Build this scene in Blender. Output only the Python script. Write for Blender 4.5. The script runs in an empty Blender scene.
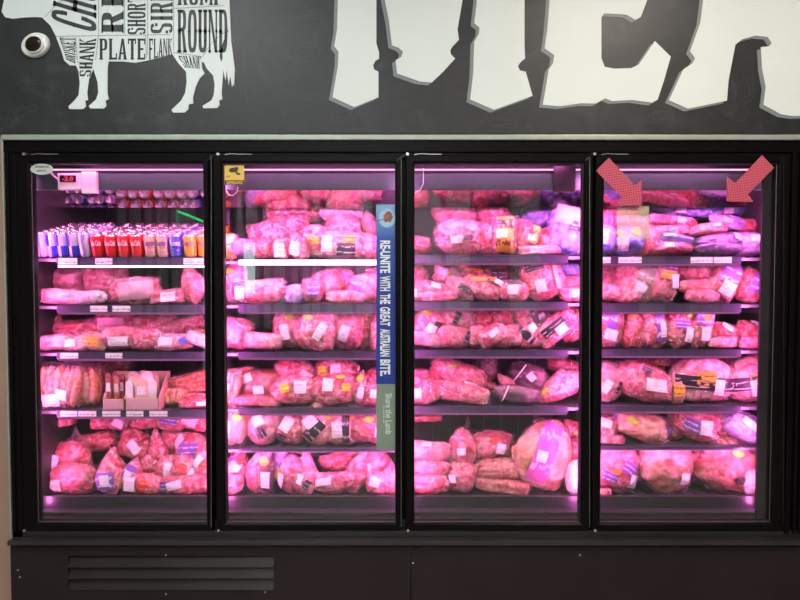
import bpy, bmesh, math, random
from mathutils import Vector, Matrix, noise
from mathutils.bvhtree import BVHTree
C = bpy.context.scene.collection
R = math.radians
random.seed(7)
# ------------------------------------------------------------------ camera
F = 620.0; CAM = Vector((0.02, -2.48, 1.5)); PITCH = R(-2.0)
FW = Vector((0, math.cos(PITCH), math.sin(PITCH))); UP = Vector((0, -math.sin(PITCH), math.cos(PITCH)))
def P(px, py, Y):
    d = Vector((1, 0, 0)) * ((px - 400) / F) + UP * ((300 - py) / F) + FW
    return CAM + d * ((Y - CAM.y) / d.y)
def X(px, Y=0.0, py=340): return P(px, py, Y).x
def Z(py, Y=0.0): return P(400, py, Y).z
cd = bpy.data.cameras.new('camera'); cam = bpy.data.objects.new('camera', cd); C.objects.link(cam)
cd.sensor_width = 36; cd.lens = F / 800 * 36; cam.location = CAM; cam.rotation_euler = (R(90) + PITCH, 0, 0)
cd.clip_start = .05
bpy.context.scene.camera = cam
# ------------------------------------------------------------------ materials
def nm(name):
    m = bpy.data.materials.new(name); m.use_nodes = True
    n = m.node_tree.nodes; n.clear()
    o = n.new('ShaderNodeOutputMaterial')
    return m, n, m.node_tree.links, o
def ramp(n, stops):
    r = n.new('ShaderNodeValToRGB'); e = r.color_ramp.elements
    while len(e) < len(stops): e.new(0.5)
    for k, (p, c) in enumerate(stops): e[k].position = p; e[k].color = (*c, 1)
    return r
def plain(name, col, rough=.5, metal=0, var=.06, scale=8, bump=0, coat=0, spec=.5, bscale=None):
    m, n, l, o = nm(name); b = n.new('ShaderNodeBsdfPrincipled')
    b.inputs['Roughness'].default_value = rough; b.inputs['Metallic'].default_value = metal
    b.inputs['Coat Weight'].default_value = coat; b.inputs['Specular IOR Level'].default_value = spec
    tc = n.new('ShaderNodeTexCoord'); t = n.new('ShaderNodeTexNoise'); t.inputs['Scale'].default_value = scale; t.inputs['Detail'].default_value = 4
    l.new(tc.outputs['Object'], t.inputs['Vector'])
    r = ramp(n, [(.3, tuple(c * (1 - var) for c in col)), (.7, tuple(min(1, c * (1 + var)) for c in col))])
    l.new(t.outputs['Fac'], r.inputs[0]); l.new(r.outputs[0], b.inputs['Base Color'])
    if bump:
        t2 = n.new('ShaderNodeTexNoise'); t2.inputs['Scale'].default_value = bscale or scale * 4; l.new(tc.outputs['Object'], t2.inputs['Vector'])
        bp = n.new('ShaderNodeBump'); bp.inputs['Strength'].default_value = bump; bp.inputs['Distance'].default_value = .004
        l.new(t2.outputs['Fac'], bp.inputs['Height']); l.new(bp.outputs[0], b.inputs['Normal'])
    l.new(b.outputs[0], o.inputs[0]); return m
def emis(name, col, s):
    m, n, l, o = nm(name); e = n.new('ShaderNodeEmission'); e.inputs[0].default_value = (*col, 1); e.inputs[1].default_value = s
    l.new(e.outputs[0], o.inputs[0]); return m
def meat(name, c_lean, c_mid, c_fat, scale=28, rough=.32, stretch=(1, 1, 1)):
    m, n, l, o = nm(name); b = n.new('ShaderNodeBsdfPrincipled')
    tc = n.new('ShaderNodeTexCoord'); oi = n.new('ShaderNodeObjectInfo')
    mp = n.new('ShaderNodeMapping'); mp.inputs['Scale'].default_value = stretch
    cmb = n.new('ShaderNodeCombineXYZ'); ml = n.new('ShaderNodeMath'); ml.operation = 'MULTIPLY'; ml.inputs[1].default_value = 37
    l.new(oi.outputs['Random'], ml.inputs[0])
    for k in range(3): l.new(ml.outputs[0], cmb.inputs[k])
    l.new(tc.outputs['Object'], mp.inputs[0]); l.new(cmb.outputs[0], mp.inputs['Location'])
    t = n.new('ShaderNodeTexNoise'); t.inputs['Scale'].default_value = scale; t.inputs['Detail'].default_value = 6; t.inputs['Roughness'].default_value = .62; t.inputs['Distortion'].default_value = 1.2
    l.new(mp.outputs[0], t.inputs['Vector'])
    r = ramp(n, [(.36, c_lean), (.48, c_mid), (.6, c_fat)])
    l.new(t.outputs['Fac'], r.inputs[0])
    hs = n.new('ShaderNodeHueSaturation'); mr = n.new('ShaderNodeMapRange'); mr.inputs['To Min'].default_value = .72; mr.inputs['To Max'].default_value = 1.2
    l.new(oi.outputs['Random'], mr.inputs['Value']); l.new(mr.outputs[0], hs.inputs['Value'])
    l.new(r.outputs[0], hs.inputs['Color']); l.new(hs.outputs[0], b.inputs['Base Color'])
    b.inputs['Roughness'].default_value = rough; b.inputs['Coat Weight'].default_value = .4; b.inputs['Coat Roughness'].default_value = .12
    v = n.new('ShaderNodeTexVoronoi'); v.feature = 'DISTANCE_TO_EDGE'; v.inputs['Scale'].default_value = scale * 1.1; l.new(mp.outputs[0], v.inputs['Vector'])
    ad = n.new('ShaderNodeMath'); ad.operation = 'ADD'; l.new(t.outputs['Fac'], ad.inputs[0]); l.new(v.outputs['Distance'], ad.inputs[1])
    bp = n.new('ShaderNodeBump'); bp.inputs['Strength'].default_value = .7; bp.inputs['Distance'].default_value = .008
    l.new(ad.outputs[0], bp.inputs['Height']); l.new(bp.outputs[0], b.inputs['Normal'])
    l.new(b.outputs[0], o.inputs[0]); return m
def schlick(n, l, f0, mult=1.0, nrm=None):
    lw = n.new('ShaderNodeLayerWeight'); lw.inputs['Blend'].default_value = .5
    if nrm is not None: l.new(nrm, lw.inputs['Normal'])
    p = n.new('ShaderNodeMath'); p.operation = 'POWER'; p.inputs[1].default_value = 5; l.new(lw.outputs['Facing'], p.inputs[0])
    m = n.new('ShaderNodeMath'); m.operation = 'MULTIPLY_ADD'; m.inputs[1].default_value = (1 - f0) * mult; m.inputs[2].default_value = f0; m.use_clamp = True; l.new(p.outputs[0], m.inputs[0])
    return m.outputs[0]
def film_mat():
    m, n, l, o = nm('clear_crinkled_film')
    tc = n.new('ShaderNodeTexCoord'); t = n.new('ShaderNodeTexNoise'); t.inputs['Scale'].default_value = 34; t.inputs['Detail'].default_value = 3; t.inputs['Distortion'].default_value = 2.5
    v = n.new('ShaderNodeTexVoronoi'); v.feature = 'DISTANCE_TO_EDGE'; v.inputs['Scale'].default_value = 30
    l.new(tc.outputs['Object'], t.inputs['Vector']); l.new(tc.outputs['Object'], v.inputs['Vector'])
    ad = n.new('ShaderNodeMath'); ad.operation = 'ADD'; l.new(t.outputs['Fac'], ad.inputs[0]); l.new(v.outputs['Distance'], ad.inputs[1])
    bp = n.new('ShaderNodeBump'); bp.inputs['Strength'].default_value = 1; bp.inputs['Distance'].default_value = .012
    l.new(ad.outputs[0], bp.inputs['Height'])
    tr = n.new('ShaderNodeBsdfTransparent'); tr.inputs[0].default_value = (1, .97, .98, 1)
    df = n.new('ShaderNodeBsdfDiffuse'); df.inputs[0].default_value = (.9, .85, .88, 1); l.new(bp.outputs[0], df.inputs['Normal'])
    gl = n.new('ShaderNodeBsdfGlossy'); gl.inputs['Roughness'].default_value = .12; gl.inputs[0].default_value = (1, 1, 1, 1); l.new(bp.outputs[0], gl.inputs['Normal'])
    rw = ramp(n, [(.55, (.0,) * 3), (.78, (.07,) * 3)]); l.new(t.outputs['Fac'], rw.inputs[0])
    nd = n.new('ShaderNodeTexNoise'); nd.inputs['Scale'].default_value = 16; l.new(tc.outputs['Object'], nd.inputs['Vector'])
    va = n.new('ShaderNodeVectorMath'); va.operation = 'MULTIPLY_ADD'; va.inputs[1].default_value = (.09,) * 3; l.new(nd.outputs['Color'], va.inputs[0]); l.new(tc.outputs['Object'], va.inputs[2])
    vc = n.new('ShaderNodeTexVoronoi'); vc.feature = 'DISTANCE_TO_EDGE'; vc.inputs['Scale'].default_value = 26; l.new(va.outputs[0], vc.inputs['Vector'])
    cr_ = ramp(n, [(.0, (.30,) * 3), (.035, (0,) * 3)]); l.new(vc.outputs['Distance'], cr_.inputs[0])
    mxx = n.new('ShaderNodeMath'); mxx.operation = 'MAXIMUM'; l.new(cr_.outputs[0], mxx.inputs[0]); l.new(rw.outputs[0], mxx.inputs[1]); rw = mxx
    m1 = n.new('ShaderNodeMixShader'); l.new(rw.outputs[0], m1.inputs[0]); l.new(tr.outputs[0], m1.inputs[1]); l.new(df.outputs[0], m1.inputs[2])
    fo = schlick(n, l, .06, .8, bp.outputs[0])
    m2 = n.new('ShaderNodeMixShader'); l.new(fo, m2.inputs[0]); l.new(m1.outputs[0], m2.inputs[1]); l.new(gl.outputs[0], m2.inputs[2])
    l.new(m2.outputs[0], o.inputs[0]); return m
def glass_mat():
    m, n, l, o = nm('door_glass')
    tr = n.new('ShaderNodeBsdfTransparent'); tr.inputs[0].default_value = (.97, .975, .97, 1)
    gl = n.new('ShaderNodeBsdfGlossy'); gl.inputs['Roughness'].default_value = .012
    fo = schlick(n, l, .056)
    m2 = n.new('ShaderNodeMixShader'); l.new(fo, m2.inputs[0]); l.new(tr.outputs[0], m2.inputs[1]); l.new(gl.outputs[0], m2.inputs[2])
    l.new(m2.outputs[0], o.inputs[0]); return m
def uvlines(name, base, ink, nx, ny, thr=.5, rough=.4):
    """printed surface: rows of small ink marks inside a margin, in the decal's own UV"""
    m, n, l, o = nm(name); b = n.new('ShaderNodeBsdfPrincipled'); b.inputs['Roughness'].default_value = rough
    uv = n.new('ShaderNodeUVMap'); mp = n.new('ShaderNodeMapping'); mp.inputs['Scale'].default_value = (nx, ny, 1); l.new(uv.outputs[0], mp.inputs[0])
    oi = n.new('ShaderNodeObjectInfo'); cmb = n.new('ShaderNodeCombineXYZ'); ml = n.new('ShaderNodeMath'); ml.operation = 'MULTIPLY'; ml.inputs[1].default_value = 50; l.new(oi.outputs['Random'], ml.inputs[0]); l.new(ml.outputs[0], cmb.inputs[0]); l.new(cmb.outputs[0], mp.inputs['Location'])
    t = n.new('ShaderNodeTexNoise'); t.inputs['Scale'].default_value = 1; t.inputs['Detail'].default_value = 0; l.new(mp.outputs[0], t.inputs['Vector'])
    w = n.new('ShaderNodeTexWave'); w.bands_direction = 'Y'; w.inputs['Scale'].default_value = ny / 12; l.new(uv.outputs[0], w.inputs['Vector'])
    mu = n.new('ShaderNodeMath'); mu.operation = 'MULTIPLY'; l.new(t.outputs['Fac'], mu.inputs[0]); l.new(w.outputs['Fac'], mu.inputs[1])
    r = ramp(n, [(thr - .05, base), (thr + .05, ink)]); l.new(mu.outputs[0], r.inputs[0]); l.new(r.outputs[0], b.inputs['Base Color'])
    l.new(b.outputs[0], o.inputs[0]); return m
M = {}
M['pink'] = meat('pink_meat', (.56, .035, .09), (.84, .15, .21), (.95, .5, .5))
M['pale'] = meat('pale_meat', (.74, .17, .21), (.87, .33, .34), (.95, .64, .6), 22)
M['red'] = meat('red_meat', (.46, .015, .035), (.78, .07, .11), (.92, .40, .38), 30)
M['dull'] = meat('frosted_meat', (.48, .10, .13), (.62, .2, .22), (.76, .4, .4), 20, .5)
M['brown'] = meat('cured_meat', (.24, .045, .03), (.42, .12, .09), (.6, .28, .2), 24)
M['peach'] = meat('poultry_skin', (.62, .2, .11), (.78, .36, .22), (.9, .56, .4), 16)
M['orange'] = meat('sausage_meat', (.62, .1, .04), (.78, .28, .13), (.9, .55, .34), 40)
M['dark'] = meat('dark_vacuum_pack', (.05, .015, .025), (.12, .03, .05), (.3, .1, .13), 14, .2)
M['purple'] = meat('dark_liver', (.10, .03, .07), (.22, .07, .13), (.42, .18, .26), 9, .2)
M['blue'] = meat('blue_printed_bag', (.08, .13, .55), (.2, .3, .8), (.5, .5, .85), 18, .3)
M['violet'] = meat('violet_printed_bag', (.3, .12, .5), (.45, .35, .8), (.8, .6, .75), 34, .3)
M['amber'] = meat('amber_printed_bag', (.7, .25, .03), (.9, .5, .08), (.95, .8, .5), 26, .3)
M['white'] = meat('white_printed_bag', (.62, .32, .36), (.78, .55, .56), (.88, .78, .78), 26, .35)
M['film'] = film_mat(); M['glass'] = glass_mat()
M['tag'] = uvlines('price_label_paper', (.86, .82, .86), (.42, .33, .45), 11, 14, .55)
M['band'] = uvlines('black_label_print', (.028, .02, .03), (.55, .45, .5), 7, 9, .50)
M['vband'] = uvlines('violet_label_print', (.22, .09, .42), (.7, .62, .8), 8, 9, .44)
M['oband'] = uvlines('orange_label_print', (.85, .42, .05), (.2, .06, .04), 7, 8, .45)
M['gband'] = uvlines('green_label_print', (.32, .36, .24), (.75, .68, .6), 8, 8, .5)
M['mband'] = uvlines('magenta_label_print', (.62, .12, .45), (.82, .42, .66), 6, 7, .5)
M['card'] = uvlines('printed_card', (.66, .38, .44), (.72, .32, .42), 9, 12, .5)
M['yell'] = uvlines('yellow_sticker', (.9, .75, .05), (.25, .15, .02), 7, 8, .52)
M['gree'] = uvlines('lime_sticker', (.5, .85, .06), (.1, .3, .02), 7, 8, .52)
M['oran'] = uvlines('orange_sticker', (.92, .38, .05), (.3, .05, .02), 7, 8, .52)
M['reds'] = uvlines('red_sticker', (.85, .07, .04), (.95, .5, .4), 7, 8, .58)
M['blus'] = uvlines('blue_sticker', (.06, .1, .8), (.6, .6, .9), 7, 8, .55)
M['frame'] = plain('black_frame', (.0045, .0034, .0036), .34, 0, .15, 6, .08, spec=.09)
M['frame2'] = plain('black_trim_satin', (.026, .022, .023), .22, 0, .15, 6)
M['kick'] = plain('kick_panel_black', (.018, .0105, .0115), .42, 0, .2, 5, .15, bscale=60, spec=.3)
M['case_in'] = plain('case_liner', (.035, .028, .034), .4, .2, .15, 5)
M['case_dk'] = plain('case_liner_dark', (.04, .035, .045), .4, .2, .15, 5)
M['canopy'] = plain('canopy_grey', (.035, .085, .065), .5, 0, .1, 5)
M['case_fr'] = plain('case_front_lip', (.016, .016, .02), .35)
M['steel'] = plain('brushed_aluminium', (.36, .39, .33), .4, .25, .06, 30)
M['shelf'] = plain('shelf_steel', (.16, .14, .18), .35, .4, .1, 20)
M['rail'] = plain('price_rail_plastic', (.075, .055, .11), .18, .1, .12, 20, coat=.5)
M['mirror'] = plain('polished_soffit', (.85, .84, .85), .09, 1, .03, 10)
M['screw'] = plain('screw_steel', (.7, .7, .7), .3, .9)
M['white_pl'] = plain('white_plastic', (.8, .8, .76), .35, 0, .03)
M['lens'] = plain('dark_lens', (.015, .008, .006), .1)
M['black'] = plain('matt_black', (.01, .01, .01), .5)
M['carton'] = plain('kraft_card', (.75, .5, .36), .6, 0, .06, 30)
LEDC = (1, .16, .66)
M['led'] = emis('led_tube', (1, .48, .9), 9)
M['led_dim'] = emis('led_edge', (1, .42, .75), 1.8)
# ------------------------------------------------------------------ helpers
def link(o, parent=None):
    C.objects.link(o)
    if parent is not None: o.parent = parent
    return o
def tag(o, label=None, cat=None, group=None, kind=None):
    if label: o['label'] = label
    if cat: o['category'] = cat
    if group: o['group'] = group
    if kind: o['kind'] = kind
    return o
def empty(name, loc, label=None, cat=None, group=None):
    o = bpy.data.objects.new(name, None); o.location = loc; o.empty_display_size = .05; link(o)
    return tag(o, label, cat, group)
def mk(name, bm, mat, parent=None, smooth=False, org=None):
    """link a bmesh in world coordinates as one mesh whose origin is org (or the parent's)"""
    if org is None:
        org = Vector((0, 0, 0)); q = parent
        while q is not None: org = org + q.location; q = q.parent
        off = Vector((0, 0, 0))
        base = org
    else:
        base = Vector(org); q = parent; s = Vector((0, 0, 0))
        while q is not None: s = s + q.location; q = q.parent
        off = base - s
    bmesh.ops.translate(bm, verts=bm.verts, vec=-base)
    me = bpy.data.meshes.new(name); bm.to_mesh(me); bm.free()
    for m in (mat if isinstance(mat, (list, tuple)) else [mat]): me.materials.append(m)
    if smooth: me.polygons.foreach_set('use_smooth', [True] * len(me.polygons))
    o = bpy.data.objects.new(name, me); o.location = off
    return link(o, parent)
def box(bm, x0, x1, y0, y1, z0, z1, bev=0, mi=0, rot=None):
    r = bmesh.ops.create_cube(bm, size=1); vs = r['verts']
    c = Vector(((x0 + x1) / 2, (y0 + y1) / 2, (z0 + z1) / 2))
    for v in vs: v.co = Vector((v.co.x * (x1 - x0), v.co.y * (y1 - y0), v.co.z * (z1 - z0)))
    if bev:
        es = list({e for v in vs for e in v.link_edges})
        r2 = bmesh.ops.bevel(bm, geom=es, offset=min(bev, abs(x1 - x0) * .45, abs(y1 - y0) * .45, abs(z1 - z0) * .45), segments=2, affect='EDGES', profile=.6)
        vs = list({v for v in r2['verts']} | {v for v in vs if v.is_valid})
    if rot is not None:
        for v in vs: v.co = rot @ v.co
    for v in vs: v.co += c
    fs = {f for v in vs for f in v.link_faces}
    for f in fs: f.material_index = mi
    return vs
def ring(bm, x0, x1, z0, z1, prof):
    """mitred picture-frame ring: prof = [(inset, y)...] closed profile"""
    loops = []
    for ins, y in prof:
        loops.append([bm.verts.new((x, y, z)) for x, z in ((x0 + ins, z0 + ins), (x1 - ins, z0 + ins), (x1 - ins, z1 - ins), (x0 + ins, z1 - ins))])
    k = len(loops)
    for i in range(k):
        a, b = loops[i], loops[(i + 1) % k]
        for j in range(4): bm.faces.new((a[j], a[(j + 1) % 4], b[(j + 1) % 4], b[j]))
    bmesh.ops.recalc_face_normals(bm, faces=bm.faces)
def cyl(bm, a, b, r, seg=16, r2=None, cap=True):
    a, b = Vector(a), Vector(b); d = b - a
    q = d.to_track_quat('Z', 'Y').to_matrix().to_4x4(); q.translation = (a + b) / 2
    bmesh.ops.create_cone(bm, cap_ends=cap, segments=seg, radius1=r, radius2=r if r2 is None else r2, depth=d.length, matrix=q)
def tube(bm, pts, r, seg=6):
    for a, b in zip(pts[:-1], pts[1:]): cyl(bm, a, b, r, seg)
def prism(bm, pts, y0, y1):
    """pts = [(x,z)] outline (may be concave), extruded from y0 (front) to y1"""
    from mathutils.geometry import tessellate_polygon
    f = [bm.verts.new((x, y0, z)) for x, z in pts]; g = [bm.verts.new((x, y1, z)) for x, z in pts]
    for t in tessellate_polygon([[Vector((x, z, 0)) for x, z in pts]]):
        for L in (f, g):
            try: bm.faces.new([L[i] for i in t])
            except ValueError: pass
    n = len(pts)
    for i in range(n): bm.faces.new((f[i], f[(i + 1) % n], g[(i + 1) % n], g[i]))
    bmesh.ops.recalc_face_normals(bm, faces=bm.faces)
_tc = {}
def text_faces(s, bold=0.0, shear=0.0):
    """normalised (0..1) glyph mesh of a string -> verts, faces"""
    k = (s, bold, shear)
    if k in _tc: return _tc[k]
    cu = bpy.data.curves.new('t', 'FONT'); cu.body = s; cu.size = 1; cu.offset = bold; cu.shear = shear; cu.resolution_u = 3
    o = bpy.data.objects.new('t', cu); C.objects.link(o)
    dg = bpy.context.evaluated_depsgraph_get(); dg.update()
    me = bpy.data.meshes.new_from_object(o.evaluated_get(dg))
    vs = [v.co.copy() for v in me.vertices]; fs = [list(p.vertices) for p in me.polygons]
    bpy.data.objects.remove(o); bpy.data.curves.remove(cu); bpy.data.meshes.remove(me)
    x0 = min(v.x for v in vs); x1 = max(v.x for v in vs); y0 = min(v.y for v in vs); y1 = max(v.y for v in vs)
    vs = [((v.x - x0) / (x1 - x0), (v.y - y0) / (y1 - y0)) for v in vs]
    _tc[k] = (vs, fs); return _tc[k]
def text(bm, s, fn, bold=0.0, shear=0.0, mi=0):
    vs, fs = text_faces(s, bold, shear)
    bv = [bm.verts.new(fn(u, v)) for u, v in vs]
    for f in fs:
        try: bm.faces.new([bv[i] for i in f]).material_index = mi
        except ValueError: pass
# ------------------------------------------------------------------ the room
def struct(name, bm, mat): return tag(mk(name, bm, mat), kind='structure')
M['floor'] = plain('floor_tile', (.3, .28, .26), .3, 0, .1, 3)
M['ceil'] = plain('ceiling_paint', (.6, .6, .58), .8, 0, .04, 3)
M['wallp'] = plain('shop_wall_paint', (.35, .34, .35), .7, 0, .06, 2)
M['pillar'] = plain('warm_steel_panel', (.42, .27, .2), .35, .3, .12, 2.2)
bm = bmesh.new(); box(bm, -4.5, 4.5, -7, 1.2, -.06, 0); struct('floor', bm, M['floor'])
bm = bmesh.new(); box(bm, -4.5, 4.5, -7, 1.2, 3.3, 3.36); struct('ceiling', bm, M['ceil'])
bm = bmesh.new(); box(bm, -4.56, -4.5, -7, 1.2, 0, 3.3); struct('wall_left', bm, M['wallp'])
bm = bmesh.new(); box(bm, 4.5, 4.56, -7, 1.2, 0, 3.3); struct('wall_right', bm, M['wallp'])
bm = bmesh.new(); box(bm, -4.5, 4.5, -7.06, -7, 0, 3.3); struct('wall_rear', bm, M['wallp'])
bm = bmesh.new(); box(bm, -4.5, 4.5, .02, .12, Z(134) - .02, 3.3); struct('wall_front', bm, M['wallp'])
bm = bmesh.new(); box(bm, -4.5, X(8.6), -.012, .9, 0, Z(133.5), .003); struct('wall_pillar', bm, M['pillar'])
bm = bmesh.new(); box(bm, X(8.4), X(10), -.018, 0, 0, Z(134), .001); struct('trim_1', bm, M['steel'])
# ceiling lamps (panels of the shop, the last one added) ---------------------------------
def lamp(x, y, w, d, power, col, label):
    e = empty('ceiling_lamp', (x, y, 3.29), label, 'ceiling lamp', 'ceiling lamps of the shop')
    b = bmesh.new(); box(b, x - w / 2 - .03, x + w / 2 + .03, y - d / 2 - .03, y + d / 2 + .03, 3.262, 3.3, .004); mk('lamp_housing', b, M['white_pl'], e)
    b = bmesh.new(); box(b, x - w / 2, x + w / 2, y - d / 2, y + d / 2, 3.255, 3.261)
    mk('diffuser', b, emis('lamp_diffuser', col, power), e)
lamp(1.32, -1.62, .5, .5, 72, (1, .9, .78), 'warm square ceiling lamp mirrored in the dark sign at right')
lamp(-1.2, -1.7, 1.1, .25, 58, (.93, 1, .99), 'long cool ceiling lamp above the left of the fridge')
lamp(.1, -3.6, 1.3, .3, 26, (.95, 1, .96), 'long cool ceiling lamp over the aisle behind the camera')
lamp(-.6, -4.4, 1.6, .4, 36, (.95, 1, .98), 'added wide cool ceiling lamp to light the slat screen across the aisle')  # added to brighten the slats for their reflection in the doors

# hand-drawn condensed slab lettering with mid spurs -------------------------
def _rect(a, b, c_, d): return [(a, c_), (b, c_), (b, d), (a, d)]
def _stem(x, y0=0, y1=1, w=.33, spur=True, sb=True, st=True):
    L = [_rect(x, x + w, y0, y1)]
    if sb: L.append(_rect(x - .06, x + w + .06, y0, y0 + .06))
    if st: L.append(_rect(x - .06, x + w + .06, y1 - .06, y1))
    if spur: L.append([(x - .06, .5), (x + w / 2, .43), (x + w + .06, .5), (x + w / 2, .57)])
    return L
def _arc(cx, cy, rx, ry, a0, a1, tx=.33, ty=.11, n=12):
    L = []; pw = .62
    def pt(a, rx_, ry_):
        c_, s_ = math.cos(R(a)), math.sin(R(a)); return (cx + math.copysign(abs(c_) ** pw, c_) * rx_, cy + math.copysign(abs(s_) ** pw, s_) * ry_)
    for i in range(n):
        a, b = a0 + (a1 - a0) * i / n, a0 + (a1 - a0) * (i + 1) / n
        L.append([pt(a, rx, ry), pt(b, rx, ry), pt(b, rx - tx, ry - ty), pt(a, rx - tx, ry - ty)])
    return L
def glyph(c_):
    sp_l, sp_r = [(-.05, .5), (.13, .42), (.13, .58)], [(1.05, .5), (.87, .42), (.87, .58)]
    if c_ == 'O': return _arc(.5, .5, .5, .5, 0, 360, n=24) + [sp_l, sp_r]
    if c_ == 'C': return _arc(.5, .5, .5, .5, 28, 332, n=22) + [sp_l, _rect(.68, 1.0, .66, .8), _rect(.68, 1.0, .2, .34)]
    if c_ == 'H': return _stem(.04) + _stem(.63) + [_rect(.3, .7, .45, .55)]
    if c_ == 'U': return _stem(.04, .25, sb=False) + _stem(.63, .25, sb=False) + _arc(.5, .3, .46, .3, 180, 360)
    if c_ == 'I': return _stem(.14)
    if c_ == 'K': return _stem(.04) + [[(.3, .45), (.42, .62), (.98, 1), (.68, 1)], [(.38, .58), (.5, .66), (1, 0), (.7, 0)], _rect(.62, 1.02, .94, 1), _rect(.62, 1.02, 0, .06)]
    if c_ == 'R': return _stem(.04) + _arc(.45, .75, .5, .25, -90, 90, ty=.08) + [_rect(.3, .5, .92, 1), _rect(.3, .5, .5, .58), [(.45, .52), (.75, .52), (1, 0), (.68, 0)], _rect(.62, 1.03, 0, .06)]
    if c_ == 'P': return _stem(.04) + _arc(.45, .72, .5, .28, -90, 90, ty=.08) + [_rect(.3, .5, .92, 1), _rect(.3, .5, .44, .52)]
    if c_ == 'B': return _stem(.04) + _arc(.45, .76, .48, .24, -90, 90, ty=.08) + _arc(.45, .26, .52, .26, -90, 90, ty=.08) + [_rect(.3, .5, .92, 1), _rect(.3, .5, .46, .56), _rect(.3, .5, 0, .08)]
    if c_ == 'D': return _stem(.04) + _arc(.45, .5, .52, .5, -90, 90, ty=.09, n=16) + [_rect(.3, .5, .91, 1), _rect(.3, .5, 0, .09), sp_r]
    if c_ == 'S': return _arc(.5, .74, .48, .26, 20, 270, ty=.09) + _arc(.5, .26, .48, .26, -160, 90, ty=.09) + [_rect(.7, .98, .68, .8), _rect(.02, .3, .2, .32), _rect(.4, .6, .46, .55)]
    if c_ == 'T': return _stem(.365, st=False) + [_rect(0, 1, .9, 1), _rect(0, .14, .74, 1), _rect(.86, 1, .74, 1)]
    if c_ == 'L': return _stem(.04) + [_rect(.3, .98, 0, .1), _rect(.82, .98, 0, .3)]
    if c_ == 'E': return _stem(.04) + [_rect(.3, .96, 0, .1), _rect(.3, .96, .9, 1), _rect(.82, .96, 0, .28), _rect(.82, .96, .72, 1), _rect(.3, .74, .45, .55)]
    if c_ == 'F': return _stem(.04) + [_rect(.3, .96, .9, 1), _rect(.82, .96, .7, 1), _rect(.3, .74, .45, .55)]
    if c_ == 'A': return [[(0, 0), (.26, 0), (.58, 1), (.38, 1)], [(.66, 0), (1, 0), (.66, 1), (.42, 1)], _rect(.22, .75, .26, .34), _rect(-.05, .3, 0, .06), _rect(.62, 1.05, 0, .06)]
    if c_ == 'N': return _stem(.04, w=.17) + _stem(.79, w=.17) + [[(.04, 1), (.32, 1), (.96, 0), (.7, 0)]]
    if c_ == 'M': return _stem(.02, w=.2) + _stem(.78, w=.2) + [[(.02, 1), (.26, 1), (.56, .1), (.44, .1)], [(.74, 1), (.98, 1), (.56, .1), (.44, .1)]]
    return []
def slab(bm, s, fn):
    ws = [{'I': .6, 'M': 1.3, ' ': .5}.get(c_, 1.0) for c_ in s]; tot = sum(ws) + .16 * (len(s) - 1); x = 0
    for c_, w_ in zip(s, ws):
        for pl in glyph(c_):
            sx_ = w_ if c_ != 'I' else 1.0
            try: bm.faces.new([bm.verts.new(fn((x + a * sx_) / tot, b)) for a, b in pl])
            except ValueError: pass
        x += w_ + .16
# sign board -----------------------------------------------------------------
SY = -.03
def sp(x, y): p = P(x, y, SY); return (p.x, p.z)
def sign_mat():
    m, n, l, o = nm('chalkboard_sign'); b = n.new('ShaderNodeBsdfPrincipled')
    tc = n.new('ShaderNodeTexCoord'); t = n.new('ShaderNodeTexNoise'); t.inputs['Scale'].default_value = 5; t.inputs['Detail'].default_value = 6; t.inputs['Distortion'].default_value = 3
    l.new(tc.outputs['Object'], t.inputs['Vector'])
    r = ramp(n, [(.40, (.020, .020, .0215)), (.62, (.028, .028, .030)), (.8, (.05, .05, .052))]); l.new(t.outputs['Fac'], r.inputs[0]); l.new(r.outputs[0], b.inputs['Base Color'])
    b.inputs['Roughness'].default_value = .42; b.inputs['Specular IOR Level'].default_value = .35
    l.new(b.outputs[0], o.inputs[0]); return m
M['sign'] = sign_mat()
M['letter'] = plain('sign_white_print', (.7, .74, .72), .5, 0, .03, 3)
M['lshadow'] = plain('sign_grey_print', (.19, .215, .22), .5, 0, .05, 3)
M['ghost'] = plain('sign_ghost_print', (.034, .034, .036), .5, 0, .05, 3)
M['ink'] = plain('sign_black_print', (.022, .022, .024), .5, 0, .05, 3)
bx0, bx1 = X(-160, SY), X(960, SY)
sign = empty('butchery_sign', ((bx0 + bx1) / 2, SY, Z(133.5, SY)), 'dark chalkboard fascia with a white cow cuts chart and giant white letters', 'sign')
bm = bmesh.new(); box(bm, bx0, bx1, SY, .019, Z(134, SY), Z(-130, SY), .002); mk('board', bm, M['sign'], sign)
c2 = lambda L, ox, sc: [(ox + x / sc, y / sc) for x, y in L]
Mo = c2([(60,-420),(60,0),(57,100),(48,155),(62,172),(60,220),(42,325),(115,358),(195,325),(195,240),(180,232),(177,218),(185,203),(197,196),(197,175),(188,145),(188,-60),(205,-60),(216,0),(230,70),(240,152),(262,160),(276,172),(272,190),(252,202),(257,246),(330,272),(372,276),(410,240),(450,196),(436,182),(434,168),(442,155),(463,133),(458,100),(475,0),(480,-60),(525,-60),(523,0),(514,78),(531,92),(530,112),(514,140),(510,250),(500,332),(580,367),(708,320),(685,240),(666,236),(659,222),(668,208),(683,195),(681,150),(682,-420)], 320, 3.3333)
Eo = c2([(765-800,-420),(765-800,0),(757-800,100),(748-800,162),(780-800,185),(776-800,212),(762-800,232),(742-800,350)], 560, 3.3333) + c2([(0,355),(70,345),(118,346),(150,328),(172,338),(240,334),(306,343),(324,333),(345,270),(368,190),(315,138),(262,216),(236,228),(180,230),(148,224),(137,195),(137,60),(146,46),(220,50),(250,68),(268,58),(290,0),(310,-420)], 560, 3.3333)
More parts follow.
